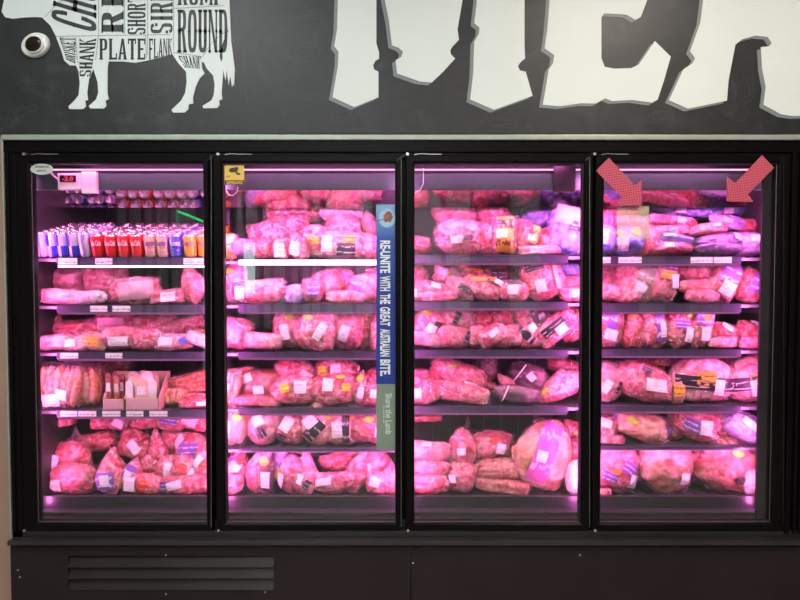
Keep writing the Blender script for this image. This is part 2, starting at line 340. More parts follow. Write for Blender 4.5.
Ao = c2([(500,-420),(476,0),(466,78),(432,172),(449,195),(440,212),(410,232),(362,335),(425,363),(555,336),(560,270),(583,150),(605,132),(650,120),(690,124),(704,145),(694,156),(668,158),(672,230),(684,290),(676,350),(735,382),(775,388),(860,384),(930,356),(960,330),(960,-420)], 560, 3.3333)
for nmn, out in (('letter_m', Mo), ('letter_e', Eo), ('letter_a', Ao)):
    bm = bmesh.new(); prism(bm, [sp(x, y) for x, y in out], SY - .004, SY - .0005); L = mk(nmn, bm, M['letter'], sign)
    bm = bmesh.new(); prism(bm, [sp(x - 3.6, y + 2.6) for x, y in out], SY - .0018, SY - .0001); mk('letter_shadow', bm, M['lshadow'], L)
# cow ---------------------------------------------------------------------
k = 4.615
cow = [(x / k, y / k) for x, y in [(40,-90),(10,55),(25,80),(60,88),(110,82),(150,80),(195,81),(235,120),(258,165),(285,235),(298,280),(322,302),(352,303),(364,330),(370,385),(365,440),(345,465),(318,492),(322,504),(385,505),(398,492),(395,465),(408,463),(404,430),(413,365),(432,318),(452,380),(455,430),(445,460),(412,490),(418,501),(480,502),(492,490),(488,465),(503,458),(497,430),(498,310),(503,284)]]
cow += [(110 + x / k, y / k) for x, y in [(60,285),(120,291),(200,275),(290,253),(318,295),(352,332),(355,380),(348,430),(330,465),(285,508),(292,520),(345,520),(362,505),(364,482),(385,478),(384,450),(397,400),(415,362),(438,340),(426,318),(424,290),(432,285),(448,318),(477,350),(484,390),(480,440),(468,465),(428,490),(432,500),(495,499),(507,485),(504,465),(520,458),(516,430),(524,325),(534,372),(540,325),(548,392),(556,350),(564,402),(570,385),(573,400),(577,320),(560,190),(552,0),(545,-150),(500,-200),(200,-190)]]
bm = bmesh.new(); prism(bm, [sp(x, y) for x, y in cow], SY - .0034, SY - .0001); cowo = mk('cow_chart', bm, M['letter'], sign)
bm = bmesh.new()
slit = [(110 + x / k, y / k) for x, y in [(541,150),(530,180),(512,225),(507,262),(514,288),(521,270),(520,235),(533,200)]]
prism(bm, [sp(x, y) for x, y in slit], SY - .0042, SY - .0035)
def word(s, x0, y0, x1, y1, rot=0, bold=.03):
    """word in the photo rectangle; rot 90 = reads bottom-to-top; rot -90 = top-to-bottom"""
    def fn(u, v):
        if rot == 90: a, b = v, u; px = x1 - (1 - (1 - a)) * 0 - (x1 - x0) * v; py = y1 - (y1 - y0) * u
        else: px = x0 + (x1 - x0) * u; py = y1 - (y1 - y0) * v
        q = sp(px, py); return (q[0], SY - .0042, q[1])
    slab(bm, s, fn)
def wordq(s, A, B, Cq, D, bold=.03):
    """word on a free quad: A=start-bottom B=end-bottom C=end-top D=start-top"""
    def fn(u, v):
        x = (A[0]*(1-u)+B[0]*u)*(1-v)+(D[0]*(1-u)+Cq[0]*u)*v; y = (A[1]*(1-u)+B[1]*u)*(1-v)+(D[1]*(1-u)+Cq[1]*u)*v
        q = sp(x, y); return (q[0], SY - .0042, q[1])
    slab(bm, s, fn)
wordq('CHUCK', (97, 34), (97, -40), (62, -48), (51, 20), .05)
wordq('RIB', (124, 33), (124, -28), (102, -28), (102, 33), .07)
wordq('SHORT LOIN', (146, 35), (146, -38), (128, -38), (128, 35), .02)
wordq('SIRLOIN', (173, 34), (173, -42), (151, -42), (151, 34), .04)
word('RUMP', 178, -16, 224, 5.5, 0, .06); word('ROUND', 178, 10, 228, 53, 0, .07)
word('PLATE', 100, 39, 146, 60, 0, .05)
wordq('FLANK', (149.5, 60), (172.5, 55), (172.5, 39), (149.5, 39), .03)
wordq('SHANK', (91, 77), (97, 39), (80, 39), (80, 77), .04)
wordq('BRISKET', (76, 64), (76, 38), (60, 38), (67, 60), .01)
wordq('SHANK', (185, 68), (200, 69), (202, 57), (178, 56), .03)
def dash(pts, step=2.3, w=.35):
    for (ax, ay), (bx, by) in zip(pts[:-1], pts[1:]):
        L = math.hypot(bx - ax, by - ay); nseg = max(1, int(L / step)); ux, uy = (bx - ax) / L, (by - ay) / L
        for i in range(nseg):
            s = i * step; e = s + step * .6
            a = (ax + ux * s, ay + uy * s); b = (ax + ux * e, ay + uy * e); nx_, ny_ = -uy * w, ux * w
            q = [sp(a[0] + nx_, a[1] + ny_), sp(b[0] + nx_, b[1] + ny_), sp(b[0] - nx_, b[1] - ny_), sp(a[0] - nx_, a[1] - ny_)]
            bm.faces.new([bm.verts.new((x, SY - .0042, z)) for x, z in q])
for d in ([(46,17),(58,4),(75,-6)], [(54,37),(100,36),(172,35)], [(76,38),(78,62),(92,68)], [(99,-20),(99,36),(96,62)], [(125,-20),(125,36)], [(148,-20),(148,58)], [(174,-20),(174,53)], [(174,9),(225,6)], [(174,53),(203,57),(212,43),(228,30)], [(146,36),(147,60)]): dash(d)
mk('chart_lettering', bm, M['ink'], cowo)
# faint kitchen drawings printed on the board
def ghost(px, py, w, h, a, kind):
    pts = []
    for i in range(25):
        t = i / 24 * 2 * math.pi
        if kind == 0: x = math.cos(t) * w; y = math.sin(t) * h * (1 + .35 * math.cos(t))
        else: x = math.cos(t) * w; y = math.sin(t) * h * (.5 + .5 * abs(math.cos(t * 1.5)))
        pts.append((px + x * math.cos(a) - y * math.sin(a), py + x * math.sin(a) + y * math.cos(a)))
    for k2, sc in ((0, 1), (1, .6)):
        for (ax, ay), (bx, by) in zip(pts[:-1], pts[1:]):
            ax, ay, bx, by = px + (ax - px) * sc, py + (ay - py) * sc, px + (bx - px) * sc, py + (by - py) * sc
            L = math.hypot(bx - ax, by - ay) + 1e-6; nx_, ny_ = -(by - ay) / L * .35, (bx - ax) / L * .35
            q = [sp(ax + nx_, ay + ny_), sp(bx + nx_, by + ny_), sp(bx - nx_, by - ny_), sp(ax - nx_, ay - ny_)]
            bm.faces.new([bm.verts.new((x, SY - .0008, z)) for x, z in q])
for g in [(160,88,16,7,-.5,0),(262,42,8,14,.3,1),(303,52,17,9,0,0),(300,96,22,7,.1,1),(40,88,24,7,.2,0),(22,112,16,6,-.3,1),(140,118,20,6,0,0),(250,92,9,12,.5,1),(345,112,10,16,.7,1),(420,118,12,7,.2,0),(500,122,18,5,0,1),(600,108,8,14,.4,0),(660,116,14,6,-.3,1),(735,112,12,8,.2,0),(300,12,20,9,.2,1),(745,90,8,12,0,0)]:
    bm = bmesh.new(); ghost(*g); mk('faint_drawing', bm, M['ghost'], sign)
# security camera ring -----------------------------------------------------
p = P(34.6, 44.6, -.045)
cam_t = empty('security_camera', (p.x, SY - .004, p.z), 'small round white camera with a dark lens under the cow chart head', 'camera')
def disc(bm, ctr, prof, rx, rz, seg=32):
    """lathe about -Y: prof = [(radius fraction, y)...]"""
    ls = []
    for f, y in prof: ls.append([bm.verts.new((ctr.x + math.cos(t * 2 * math.pi / seg) * rx * f, y, ctr.z + math.sin(t * 2 * math.pi / seg) * rz * f)) for t in range(seg)])
    for a, b in zip(ls[:-1], ls[1:]):
        for j in range(seg): bm.faces.new((a[j], a[(j + 1) % seg], b[(j + 1) % seg], b[j]))
    try: bm.faces.new(ls[-1])
    except ValueError: pass
    bmesh.ops.recalc_face_normals(bm, faces=bm.faces)
rm = Matrix.Rotation(R(-28), 4, 'Y')
def rotv(bm, c, m):
    for v in bm.verts: v.co = m @ (v.co - c) + c
bm = bmesh.new(); disc(bm, p, [(1, SY - .002), (1, -.038), (.96, -.046), (.86, -.051), (.6, -.051), (.5, -.046)], .056, .045); rotv(bm, p, rm); mk('housing', bm, M['white_pl'], cam_t, True)
q = p + Vector((.004, 0, -.003))
bm = bmesh.new(); disc(bm, q, [(1.1, -.045), (1.1, -.058), (.98, -.061)], .034, .030); rotv(bm, q, rm); mk('bezel', bm, M['white_pl'], cam_t, True)
bm = bmesh.new(); disc(bm, q, [(.95, -.058), (.95, -.0615), (.7, -.063), (.3, -.065)], .034, .030); rotv(bm, q, rm); mk('lens', bm, M['lens'], cam_t, True)
# ------------------------------------------------------------------ display case
DY = -.02
xl, xr = X(10.2), X(835)
case = empty('display_fridge', ((xl + xr) / 2, .4, 0), 'long black upright display fridge with four glass doors and pink lighting', 'fridge')
top = Z(140)
bm = bmesh.new(); box(bm, xl, xr, -.016, .03, Z(153), Z(139.8), .003); mk('header_panel', bm, M['frame'], case)
bm = bmesh.new(); box(bm, X(10), xr, -.028, .018, Z(139.8, -.028), Z(134.3, -.028), .004); mk('top_rail', bm, M['steel'], case)
bm = bmesh.new(); box(bm, xl, xr, .0, .03, Z(157), Z(152)); mk('header_gap', bm, M['black'], case)
bm = bmesh.new()
box(bm, xl, X(21), -.012, .05, .02, Z(139.8), .003); box(bm, X(12), X(15), -.02, 0, Z(531), Z(150), .002)
mk('jamb', bm, M['frame'], case)
bm = bmesh.new()
box(bm, X(784.5), xr, -.006, .05, .02, Z(140), .003); box(bm, X(786), X(790.5), -.02, 0, Z(532), Z(153), .003); box(bm, X(794), X(797), -.02, 0, Z(532), Z(153), .003); box(bm, X(799.5), X(806), -.02, 0, Z(532), Z(153), .003)
mk('jamb', bm, M['frame'], case)
bm = bmesh.new(); box(bm, xl, xr, -.012, .12, Z(535.8), Z(529.5), .003); mk('door_sill', bm, M['frame2'], case)
bm = bmesh.new(); box(bm, xl, xr, .01, .12, Z(543), Z(535.5)); mk('sill_gap', bm, M['black'], case)
bm = bmesh.new(); box(bm, xl, xr, -.05, .05, Z(546, -.05), Z(541, -.05), .005); mk('bumper_rail', bm, M['frame2'], case)
# kick panels with louvres
zk = Z(546.5, -.03)
seam = X(411, -.03)
bm = bmesh.new()
vx0, vx1, vz0, vz1 = X(64, -.03), X(272, -.03), Z(590, -.03), Z(556, -.03)
box(bm, xl, vx0, -.03, .05, .06, zk, .002); box(bm, vx1, seam - .0015, -.03, .05, .06, zk, .002)
box(bm, vx0 - .001, vx1 + .001, -.03, .05, vz1, zk, .001); box(bm, vx0 - .001, vx1 + .001, -.03, .05, .06, vz0, .001)
kp = mk('kick_panel', bm, M['kick'], case)
bm = bmesh.new(); box(bm, vx0, vx1, .02, .045, vz0, vz1); mk('louvre_cavity', bm, M['black'], kp)
bm = bmesh.new()
for i in range(3):
    zc = vz1 - (vz1 - vz0) * (i + .62) / 3
    box(bm, vx0, vx1, -.026, -.018, zc - .021, zc + .021, .002, rot=Matrix.Rotation(R(-28), 3, 'X'))
mk('louvre', bm, M['kick'], kp)
bm = bmesh.new(); box(bm, seam + .0015, xr, -.03, .05, .06, zk, .002)
kp2 = mk('kick_panel', bm, M['kick'], case)
bm = bmesh.new(); box(bm, xl + .03, xr, .03, .1, 0, .06); mk('plinth', bm, M['black'], case)
for px, py in ((166, 555), (166, 594), (265, 592), (20, 577), (413, 563), (580, 555), (18, 570)):
    q = P(px, py, -.031); bm = bmesh.new(); cyl(bm, (q.x, -.0335, q.z), (q.x, -.029, q.z), .0035, 10); mk('screw', bm, M['screw'], kp if px < 411 else kp2)
# liner
yb = .84
zdk = Z(498, .22)
bm = bmesh.new(); box(bm, xl, xr, yb, yb + .05, .1, top, 0)
for i in range(37):
    x = xl + (xr - xl) * i / 36; box(bm, x - .006, x + .006, yb - .012, yb, zdk, top - .1)
mk('back_wall', bm, M['case_dk'], case)
bm = bmesh.new(); box(bm, xl, xr, .03, yb + .05, top - .03, top); mk('roof', bm, M['case_dk'], case)
sx0, sx1 = X(40.5, .28), X(758, .28)
bm = bmesh.new(); box(bm, xl, sx0 - .002, .1, yb, .45, top, .002); box(bm, xl, X(40, .045), .032, .045, .45, top, .001); mk('side_wall', bm, M['case_in'], case)
bm = bmesh.new(); box(bm, sx1 + .002, xr, .1, yb, .45, top, .002); box(bm, X(758, .045), xr, .032, .045, .45, top, .001); mk('side_wall', bm, M['case_in'], case)
# bottom deck: shallow well in front, product deck behind
bm = bmesh.new(); box(bm, xl, xr, .02, .17, Z(519, .03) - .03, Z(519, .03), 0); box(bm, xl, xr, .15, .168, Z(519, .03), Z(496, .155), .002)
box(bm, xl + .02, xr - .02, .05, .062, Z(513, .06) - .01, Z(511.5, .06)); mk('air_grille', bm, M['case_fr'], case)
bm = bmesh.new(); box(bm, xl, xr, .17, yb, zdk - .03, zdk, .002)
for i in range(60):
    x = sx0 + (sx1 - sx0) * i / 59; box(bm, x - .002, x + .002, .172, .6, zdk, zdk + .004)
mk('deck', bm, M['case_dk'], case)
# canopy (grey front panel under the roof) and polished sloping soffit
cz0, cz1 = Z(190, .12), Z(171, .12)
bm = bmesh.new(); box(bm, sx0 - .04, sx1 + .05, .115, .13, cz0, cz1, .002); can_ = mk('canopy', bm, M['canopy'], case)
bm = bmesh.new(); box(bm, sx0 - .04, sx1 + .05, .20, .40, cz1 - .01, top - .03); mk('light_housing', bm, M['case_fr'], can_)
bm = bmesh.new(); box(bm, sx0 - .04, sx1 + .05, .098, .104, cz1 - .001, cz1 + .005); mk('light_edge', bm, M['led_dim'], can_)
bm = bmesh.new()
ma, mb = P(400, 190, .26), P(400, 207.5, .35)
vv = [bm.verts.new(c) for c in ((sx0, ma.y, ma.z), (sx1, ma.y, ma.z), (sx1, mb.y, mb.z), (sx0, mb.y, mb.z), (sx0, ma.y + .01, ma.z + .01), (sx1, ma.y + .01, ma.z + .01), (sx1, mb.y + .01, mb.z + .01), (sx0, mb.y + .01, mb.z + .01))]
for f in ((0,1,2,3),(7,6,5,4),(0,4,5,1),(1,5,6,2),(2,6,7,3),(3,7,4,0)): bm.faces.new([vv[i] for i in f])
bmesh.ops.recalc_face_normals(bm, faces=bm.faces)
mk('mirror_soffit', bm, M['mirror'], case)
# doors -------------------------------------------------------------------------
DO = [(22, 211.5), (216, 401.5), (405.5, 590), (592.5, 784)]
GL = [(35, 206), (225, 395.5), (414, 581), (601, 773)]
DT, DB, GT, GB = 155.5, 529, 163.5, 521.5
for i in range(4):
    (a, b), (g0, g1) = DO[i], GL[i]
    x0, x1, z0, z1 = X(a), X(b), Z(DB), Z(DT); gx0, gx1, gz0, gz1 = X(g0), X(g1), Z(GB), Z(GT)
    bm = bmesh.new()
    def rr(outer, inner, y): return
    lo = [((x0, x1, z0, z1), .03), ((x0, x1, z0, z1), DY + .004), ((x0 + .004, x1 - .004, z0 + .004, z1 - .004), DY), ((gx0 - .006, gx1 + .006, gz0 - .006, gz1 + .006), DY), ((gx0, gx1, gz0, gz1), DY + .006), ((gx0, gx1, gz0, gz1), .03)]
    loops = []
    for (ax, bx_, az, bz), y in lo: loops.append([bm.verts.new((x, y, z)) for x, z in ((ax, az), (bx_, az), (bx_, bz), (ax, bz))])
    for q in range(len(loops)):
        A_, B_ = loops[q], loops[(q + 1) % len(loops)]
        for j in range(4): bm.faces.new((A_[j], A_[(j + 1) % 4], B_[(j + 1) % 4], B_[j]))
    bmesh.ops.recalc_face_normals(bm, faces=bm.faces)
    d = mk('door', bm, M['frame'], case, org=(x0, 0, z0))
    bm = bmesh.new(); box(bm, gx0 - .002, gx1 + .002, .0, .005, gz0 - .002, gz1 + .002); mk('glass_pane', bm, M['glass'], d)
    bm = bmesh.new(); ring(bm, gx0 - .001, gx1 + .001, gz0 - .001, gz1 + .001, [(0, -.004), (.0035, -.002), (.0035, 0), (0, 0)]); mk('gasket', bm, plain('gasket', (.06, .05, .055), .5) if i == 0 else bpy.data.materials['gasket'], d)
    bm = bmesh.new(); tube(bm, [P(b - 4.5, DT + 5, DY - .001), P(b - .5, DT + 1.5, DY - .001)], .0012, 5); tube(bm, [P(b - .3, DT + 2, DY), P(b - .3, DB - 2, DY)], .0011, 5); mk('edge_trim', bm, M['frame2'] if i == 3 else M['steelthin'] if 'steelthin' in M else M.setdefault('steelthin', plain('dull_edge', (.22, .2, .2), .4, .5)), d)
    bm = bmesh.new(); q = P(a + 2, 154, DY - .003); cyl(bm, (q.x, DY - .006, q.z), (q.x, .0, q.z), .006, 12); mk('hinge_pin', bm, M['screw'], d)
    bm = bmesh.new(); tube(bm, [P(a + 9, 154.6, DY - .002), P(a + 15, 153.7, DY - .002), P(a + 24, 154.2, DY - .002), P(a + 36, 154.2, DY - .002)], .0016, 6); mk('closer_rod', bm, M['screw'], d)
    bm = bmesh.new(); q = P(a + 2.5, 530.5, DY - .003); cyl(bm, (q.x, DY - .006, q.z), (q.x, .0, q.z), .005, 12); mk('hinge_pin', bm, M['screw'], d)
# mullions + vertical LED tubes
def area(name, loc, sx, sy, power, rot, col=LEDC, parent=None, spread=180):
    ld = bpy.data.lights.new(name, 'AREA'); ld.shape = 'RECTANGLE'; ld.size = sx; ld.size_y = sy; ld.energy = power; ld.color = col; ld.spread = R(spread)
    o = bpy.data.objects.new(name, ld); o.rotation_euler = rot; link(o, parent)
    s = Vector((0, 0, 0)); q = parent
    while q is not None: s = s + q.location; q = q.parent
    o.location = Vector(loc) - s; return o
zt, zb = Z(176, .08), Z(512, .08)
VP = 9.0
for px in (214, 403.5, 591.5):
    x = X(px)
    bm = bmesh.new(); box(bm, x - .022, x + .022, .031, .06, Z(528), Z(156), .003); mu = mk('mullion', bm, M['frame'], case)
    bm = bmesh.new(); box(bm, x - .008, x + .008, .061, .072, zb, zt, .002); mk('led_tube', bm, M['led'], mu)
    area('led_light', (x, .078, (zt + zb) / 2), .016, zt - zb, VP, (R(90), 0, 0), parent=mu)
for px, s in ((34, 1), (764.5, -1)):
    x = X(px, .108); bm = bmesh.new(); box(bm, x - .005, x + .005, .101, .112, zb, zt, .002); mu = mk('led_tube', bm, M['led'], case)
    area('led_light', (x + s * .009, .118, (zt + zb) / 2), .016, zt - zb, VP * .6, (R(90), 0, R(-s * 45)), parent=case)
# ------------------------------------------------------------------ shelves
SFY = .18                      # rail plane
MODX = [(42, 227), (230, 402.5), (405, 580), (582, 757)]
RAILX = [(57, 225), (238, 401), (407, 568), (585, 741)]
RAILS = [[(257.5, 265.5), (305, 312.5), (352, 359), (410, 417), None],
         [(260, 265), (304, 312), (352, 358), (408, 413.5), (448.5, 450.5)],
         [(255, 263), (302, 308.5), (350, 356.5), (406.5, 413), None],
         [(256.5, 264), (303.5, 312), (349.5, 356), (406, 411.5), (446.5, 448.5)]]
SZ = {}
SHN = ['top', 'second', 'third', 'fourth', 'fifth', 'bottom']
TICK = {(0,0): [(59,78),(96,113),(184,204)], (0,1): [(91,108),(113,131)], (0,2): [(61,79),(106,123)], (0,3): [(61,78),(79,97),(103,121),(127,144),(150,168)], (3,0): [(601,610),(618,641),(690,712),(713,731)], (2,0): [], (1,0): []}
M['ticket'] = uvlines('ticket_paper', (.85, .8, .84), (.1, .05, .15), 14, 5, .5)
LEDP = 4.3
M['bub'] = plain('ticket_ink', (.03, .02, .05), .5)
for bi in range(4):
    for si in range(5):
        rl = RAILS[bi][si]
        if rl is None: continue
        t_, b_ = rl; z1, z0 = Z(t_, SFY), Z(b_, SFY)
        a, b = MODX[bi]; ra, rb = RAILX[bi]
        x0, x1 = X(a, .3, t_) , X(b, .3, t_)
        x0 = max(x0, sx0); x1 = min(x1, sx1)
        rx0, rx1 = X(ra, SFY, t_), X(rb, SFY, t_)
        zs = z1 - .006; SZ[(bi, si)] = zs
        slope = R(13) if (bi, si) == (0, 0) else 0
        dep = .42 if si < 4 else .36
        bm = bmesh.new()
        box(bm, x0, x1, 0, dep, -.012, 0, .001)
        for j in range(30):
            xx = x0 + (x1 - x0) * (j + .5) / 30; box(bm, xx - .0015, xx + .0015, .01, dep - .01, 0, .003)
        if slope:
            for v in bm.verts: v.co = Vector((v.co.x, v.co.y, v.co.z + math.tan(slope) * v.co.y))
        bmesh.ops.translate(bm, verts=bm.verts, vec=(0, SFY + .004, zs))
        sh = mk('shelf', bm, M['shelf'], case, org=((x0 + x1) / 2, SFY + .2, zs))
        bm = bmesh.new(); box(bm, rx0, rx1, SFY - .004, SFY + .004, z0, z1, .0015)
        if si < 4: box(bm, rx0, rx1, SFY - .0065, SFY - .003, z1 - .003, z1)
        mk('price_rail', bm, M['rail'], sh)
        bm = bmesh.new()          # end brackets
        for xx, sg in ((x0 - .004, 1), (x1 + .001, -1)):
            bm = bmesh.new()
            box(bm, xx, xx + .004, SFY + .01, .6, zs - .045, zs - .002, .001)
            box(bm, xx, xx + .004, SFY - .0, SFY + .03, zs - .03, zs + .012, .001)
            mk('bracket', bm, M['shelf'], sh)
        bright = (bi, si) == (1, 0)
        if si < 4:
            bm = bmesh.new(); box(bm, rx0 + .005, rx1 - .005, SFY - .003 if not bright else SFY - .009, SFY + .012, z0 - .008 if not bright else z0, z0 - .001 if not bright else z1, .001)
            mk('led_strip', bm, M['led'] if bright or (bi, si) == (0, 0) else M.setdefault('led_low', emis('led_cover', (1, .25, .7), .35)), sh)
        lp_ = LEDP * (1.0 if si < 3 else 1.4 if bi in (0, 2) else (.5 if bi == 1 else .35))
        area('led_light', ((rx0 + rx1) / 2, SFY - .001, min(z0 - .0035, zs - .016)), rx1 - rx0 - .01, .012, lp_, (R(48), 0, 0), parent=sh)
        for (ta, tb) in TICK.get((bi, si), []):
            bm = bmesh.new(); p0, p1 = X(ta, SFY, t_), X(tb, SFY, t_)
            vs = [bm.verts.new(c) for c in ((p0, SFY - .0072, z0 + .004), (p1, SFY - .0072, z0 + .004), (p1, SFY - .0072, z1 - .003), (p0, SFY - .0072, z1 - .003))]
            f = bm.faces.new(vs); uvl = bm.loops.layers.uv.new('UVMap')
            for lp, uv in zip(f.loops, ((0, 0), (1, 0), (1, 1), (0, 1))): lp[uvl].uv = uv
            r_ = bmesh.ops.extrude_face_region(bm, geom=[f]); bmesh.ops.translate(bm, verts=[v for v in r_['geom'] if isinstance(v, bmesh.types.BMVert)], vec=(0, .0005, 0))
            tk = mk('price_ticket', bm, M['ticket'], sh)
            # round icon
            bm = bmesh.new(); cyl(bm, (p0 + .012, SFY - .0078, (z0 + z1) / 2), (p0 + .012, SFY - .007, (z0 + z1) / 2), .0075, 12)
# LED row added behind the door headers to light the canopy and thermostat
for bi in range(4):
    ra, rb = RAILX[bi]; x0, x1 = X(ra, .05), X(rb, .05); zz = Z(161, .05)
    bm = bmesh.new(); box(bm, x0, x1, .042, .058, zz + .002, zz + .012, .002); hl = mk('led_tube', bm, M['led'], case)
    area('led_light', ((x0 + x1) / 2, .05, zz), x1 - x0, .012, 1.8, (R(40), 0, 0), parent=case)
# LED lights below canopy
for bi in range(4):
    ra, rb = RAILX[bi]; x0, x1 = X(ra, .13), X(rb, .13)
    area('led_light', ((x0 + x1) / 2, .125, cz0 - .004), x1 - x0, .014, 6, (R(32), 0, 0), parent=case)
for px in (229.5, 404, 580):
    bm = bmesh.new(); x = X(px, .62); box(bm, x - .012, x + .012, .6, .64, zdk, top - .1); mk('upright', bm, M['shelf'], case)
# ------------------------------------------------------------------ drink cans
def canmat(name, kind):
    m, n, l, o = nm(name); b = n.new('ShaderNodeBsdfPrincipled'); b.inputs['Roughness'].default_value = .22; b.inputs['Metallic'].default_value = .35
    uv = n.new('ShaderNodeUVMap'); sx = n.new('ShaderNodeSeparateXYZ'); l.new(uv.outputs[0], sx.inputs[0])
    if kind == 'quad':
        ck = n.new('ShaderNodeTexChecker'); ck.inputs['Scale'].default_value = 1; mp = n.new('ShaderNodeMapping'); mp.inputs['Scale'].default_value = (4, 2, 1); mp.inputs['Location'].default_value = (.02, .02, 0)
        l.new(uv.outputs[0], mp.inputs[0]); l.new(mp.outputs[0], ck.inputs['Vector']); ck.inputs[1].default_value = (.04, .05, .62, 1); ck.inputs[2].default_value = (.72, .66, .8, 1); l.new(ck.outputs[0], b.inputs['Base Color'])
    elif kind == 'silver':
        w = n.new('ShaderNodeTexWave'); w.inputs['Scale'].default_value = 1.2; w.inputs['Distortion'].default_value = 3; l.new(uv.outputs[0], w.inputs['Vector'])
        r = ramp(n, [(.2, (.4, .3, .75)), (.6, (.8, .75, .9))]); l.new(w.outputs['Fac'], r.inputs[0]); l.new(r.outputs[0], b.inputs['Base Color'])
    else:
        c1, c2, c3 = kind
        t = n.new('ShaderNodeTexNoise'); t.inputs['Scale'].default_value = 5; t.inputs['Detail'].default_value = 2; l.new(uv.outputs[0], t.inputs['Vector'])
        r = ramp(n, [(.38, c1), (.5, c2), (.68, c3)]); l.new(t.outputs['Fac'], r.inputs[0]); l.new(r.outputs[0], b.inputs['Base Color'])
    l.new(b.outputs[0], o.inputs[0]); return m
CM = {'energy': canmat('energy_can_print', 'quad'), 'silver': canmat('silver_can_print', 'silver'),
      'cola': canmat('red_can_print', ((.75, .015, .02), (.8, .02, .03), (.85, .06, .06))),
      'fruit': canmat('pink_can_print', ((.85, .3, .2), (.85, .55, .5), (.9, .75, .3))),
      'blue': canmat('blue_can_print', ((.03, .03, .5), (.08, .08, .75), (.5, .45, .8))),
      'orange': canmat('orange_can_print', ((.95, .38, .03), (.98, .5, .05), (.98, .6, .12)))}
M['alu'] = plain('can_aluminium', (.72, .7, .7), .25, .9, .04, 20)
M['wprint'] = plain('white_print', (.85, .85, .85), .4); M['dprint'] = plain('navy_print', (.04, .03, .3), .4)
def lathe(prof, seg=20, uvr=None):
    bm = bmesh.new(); uvl = bm.loops.layers.uv.new('UVMap'); ls = []
    for r, z in prof: ls.append([bm.verts.new((math.cos(t * 2 * math.pi / seg) * r, math.sin(t * 2 * math.pi / seg) * r, z)) for t in range(seg)])
    z0, z1 = prof[0][1], prof[-1][1]
    for i, (a, b) in enumerate(zip(ls[:-1], ls[1:])):
        for j in range(seg):
            f = bm.faces.new((a[j], a[(j + 1) % seg], b[(j + 1) % seg], b[j]))
            va, vb = (prof[i][1] - z0) / (z1 - z0 + 1e-9), (prof[i + 1][1] - z0) / (z1 - z0 + 1e-9)
            for lp, q in zip(f.loops, ((j / seg, va), ((j + 1) / seg, va), ((j + 1) / seg, vb), (j / seg, vb))): lp[uvl].uv = q
    return bm, ls
def can_proto(kind, r, h, word_=None, ink=None):
    root = empty('drink_can', (0, 0, 0)); root.parent = None
    bm, ls = lathe([(r * .78, 0), (r * .9, .002), (r, .009), (r, h * .35), (r, h * .65), (r, h - .014), (r * .92, h - .006)]); bm.faces.new(ls[0][::-1])
    b_ = mk('body', bm, CM[kind], root, True)
    bm, ls = lathe([(r * .92, h - .006), (r * .84, h - .002), (r * .84, h), (r * .80, h), (r * .78, h - .003)]); bm.faces.new(ls[-1])
    lid = mk('lid', bm, M['alu'], root, True)
    bm = bmesh.new(); bmesh.ops.create_cone(bm, cap_ends=True, segments=10, radius1=r * .26, radius2=r * .26, depth=.001, matrix=Matrix.Translation((0, -r * .2, h - .001)) @ Matrix.Diagonal((.8, 1.5, 1, 1)))
    mk('pull_tab', bm, M['alu'], root)
    if word_:
        bm = bmesh.new()
        def fn(u, v):
            a = -math.pi / 2 + (u - .5) * 1.9; zz = h * (.52 + .24 * v); rr_ = r + .0006
            return (math.cos(a) * rr_, math.sin(a) * rr_, zz)
        text(bm, word_, fn, .02, .25); mk('lettering', bm, ink, root)
    return root
def copy_tree(o, parent=None):
    c = o.copy(); C.objects.link(c); c.parent = parent
    for ch in [x for x in C.objects if x.parent is o]: copy_tree(ch, c)
    return c
cols = [(45.5, 'silver'), (56, 'energy'), (66.5, 'energy'), (77.5, 'energy'), (88, 'silver'), (101, 'cola'), (114, 'cola'), (127, 'cola'), (140, 'cola'), (153, 'fruit'), (165.5, 'fruit'), (178, 'blue'), (192.5, 'orange'), (206, 'orange')]
pr = {'energy': can_proto('energy', .0225, .106), 'silver': can_proto('silver', .0225, .106), 'cola': can_proto('cola', .0265, .097, 'Coca-Cola', M['wprint']),
      'fruit': can_proto('fruit', .0265, .097, 'Fanta', M['dprint']), 'blue': can_proto('blue', .0265, .097, 'Fanta', M['wprint']), 'orange': can_proto('orange', .028, .097, 'Fanta', M['dprint'])}
used = set(); ORD = ['leftmost', 'second', 'third', 'fourth', 'fifth', 'sixth', 'seventh', 'eighth', 'ninth', 'tenth', 'eleventh', 'twelfth', 'thirteenth', 'rightmost']
kn = {'energy': 'slim blue and silver checked can', 'silver': 'slim silvery lilac can', 'cola': 'red can with white script', 'fruit': 'pink and orange can', 'blue': 'dark blue can', 'orange': 'bright orange can'}
zsh = SZ[(0, 0)]; sl = R(13)
for ci, (px, kd) in enumerate(cols):
    base = pr[kd]; rad = .0225 if kd in ('energy', 'silver') else .0265
    for rw in range(7):
        y = SFY + .034 + rw * rad * 2.06
        x = X(px, SFY + .034) + rw * .0015 * (1 if rw % 2 else -1)
        if base.name not in used: c = base; used.add(base.name)
        else: c = copy_tree(base)
        for ch in [q for q in C.objects if q.parent is c and q.name.startswith('lettering')]:
            pass
        c.location = (x, y, zsh + math.tan(sl) * (y - SFY) + .004); c.rotation_euler = (sl, 0, random.uniform(-.4, .4) if rw else random.uniform(-.12, .12))
        if rw == 0: c['label'] = f'{kn[kd]}, {ORD[ci]} of the front row of cans'
        else: c['label'] = f'{kn[kd]} queued behind the {ORD[ci]} can of the front row'
        c['category'] = 'drink can'; c['group'] = 'drink cans in the front row' if rw == 0 else f'cans queued behind the {ORD[ci]} front can'
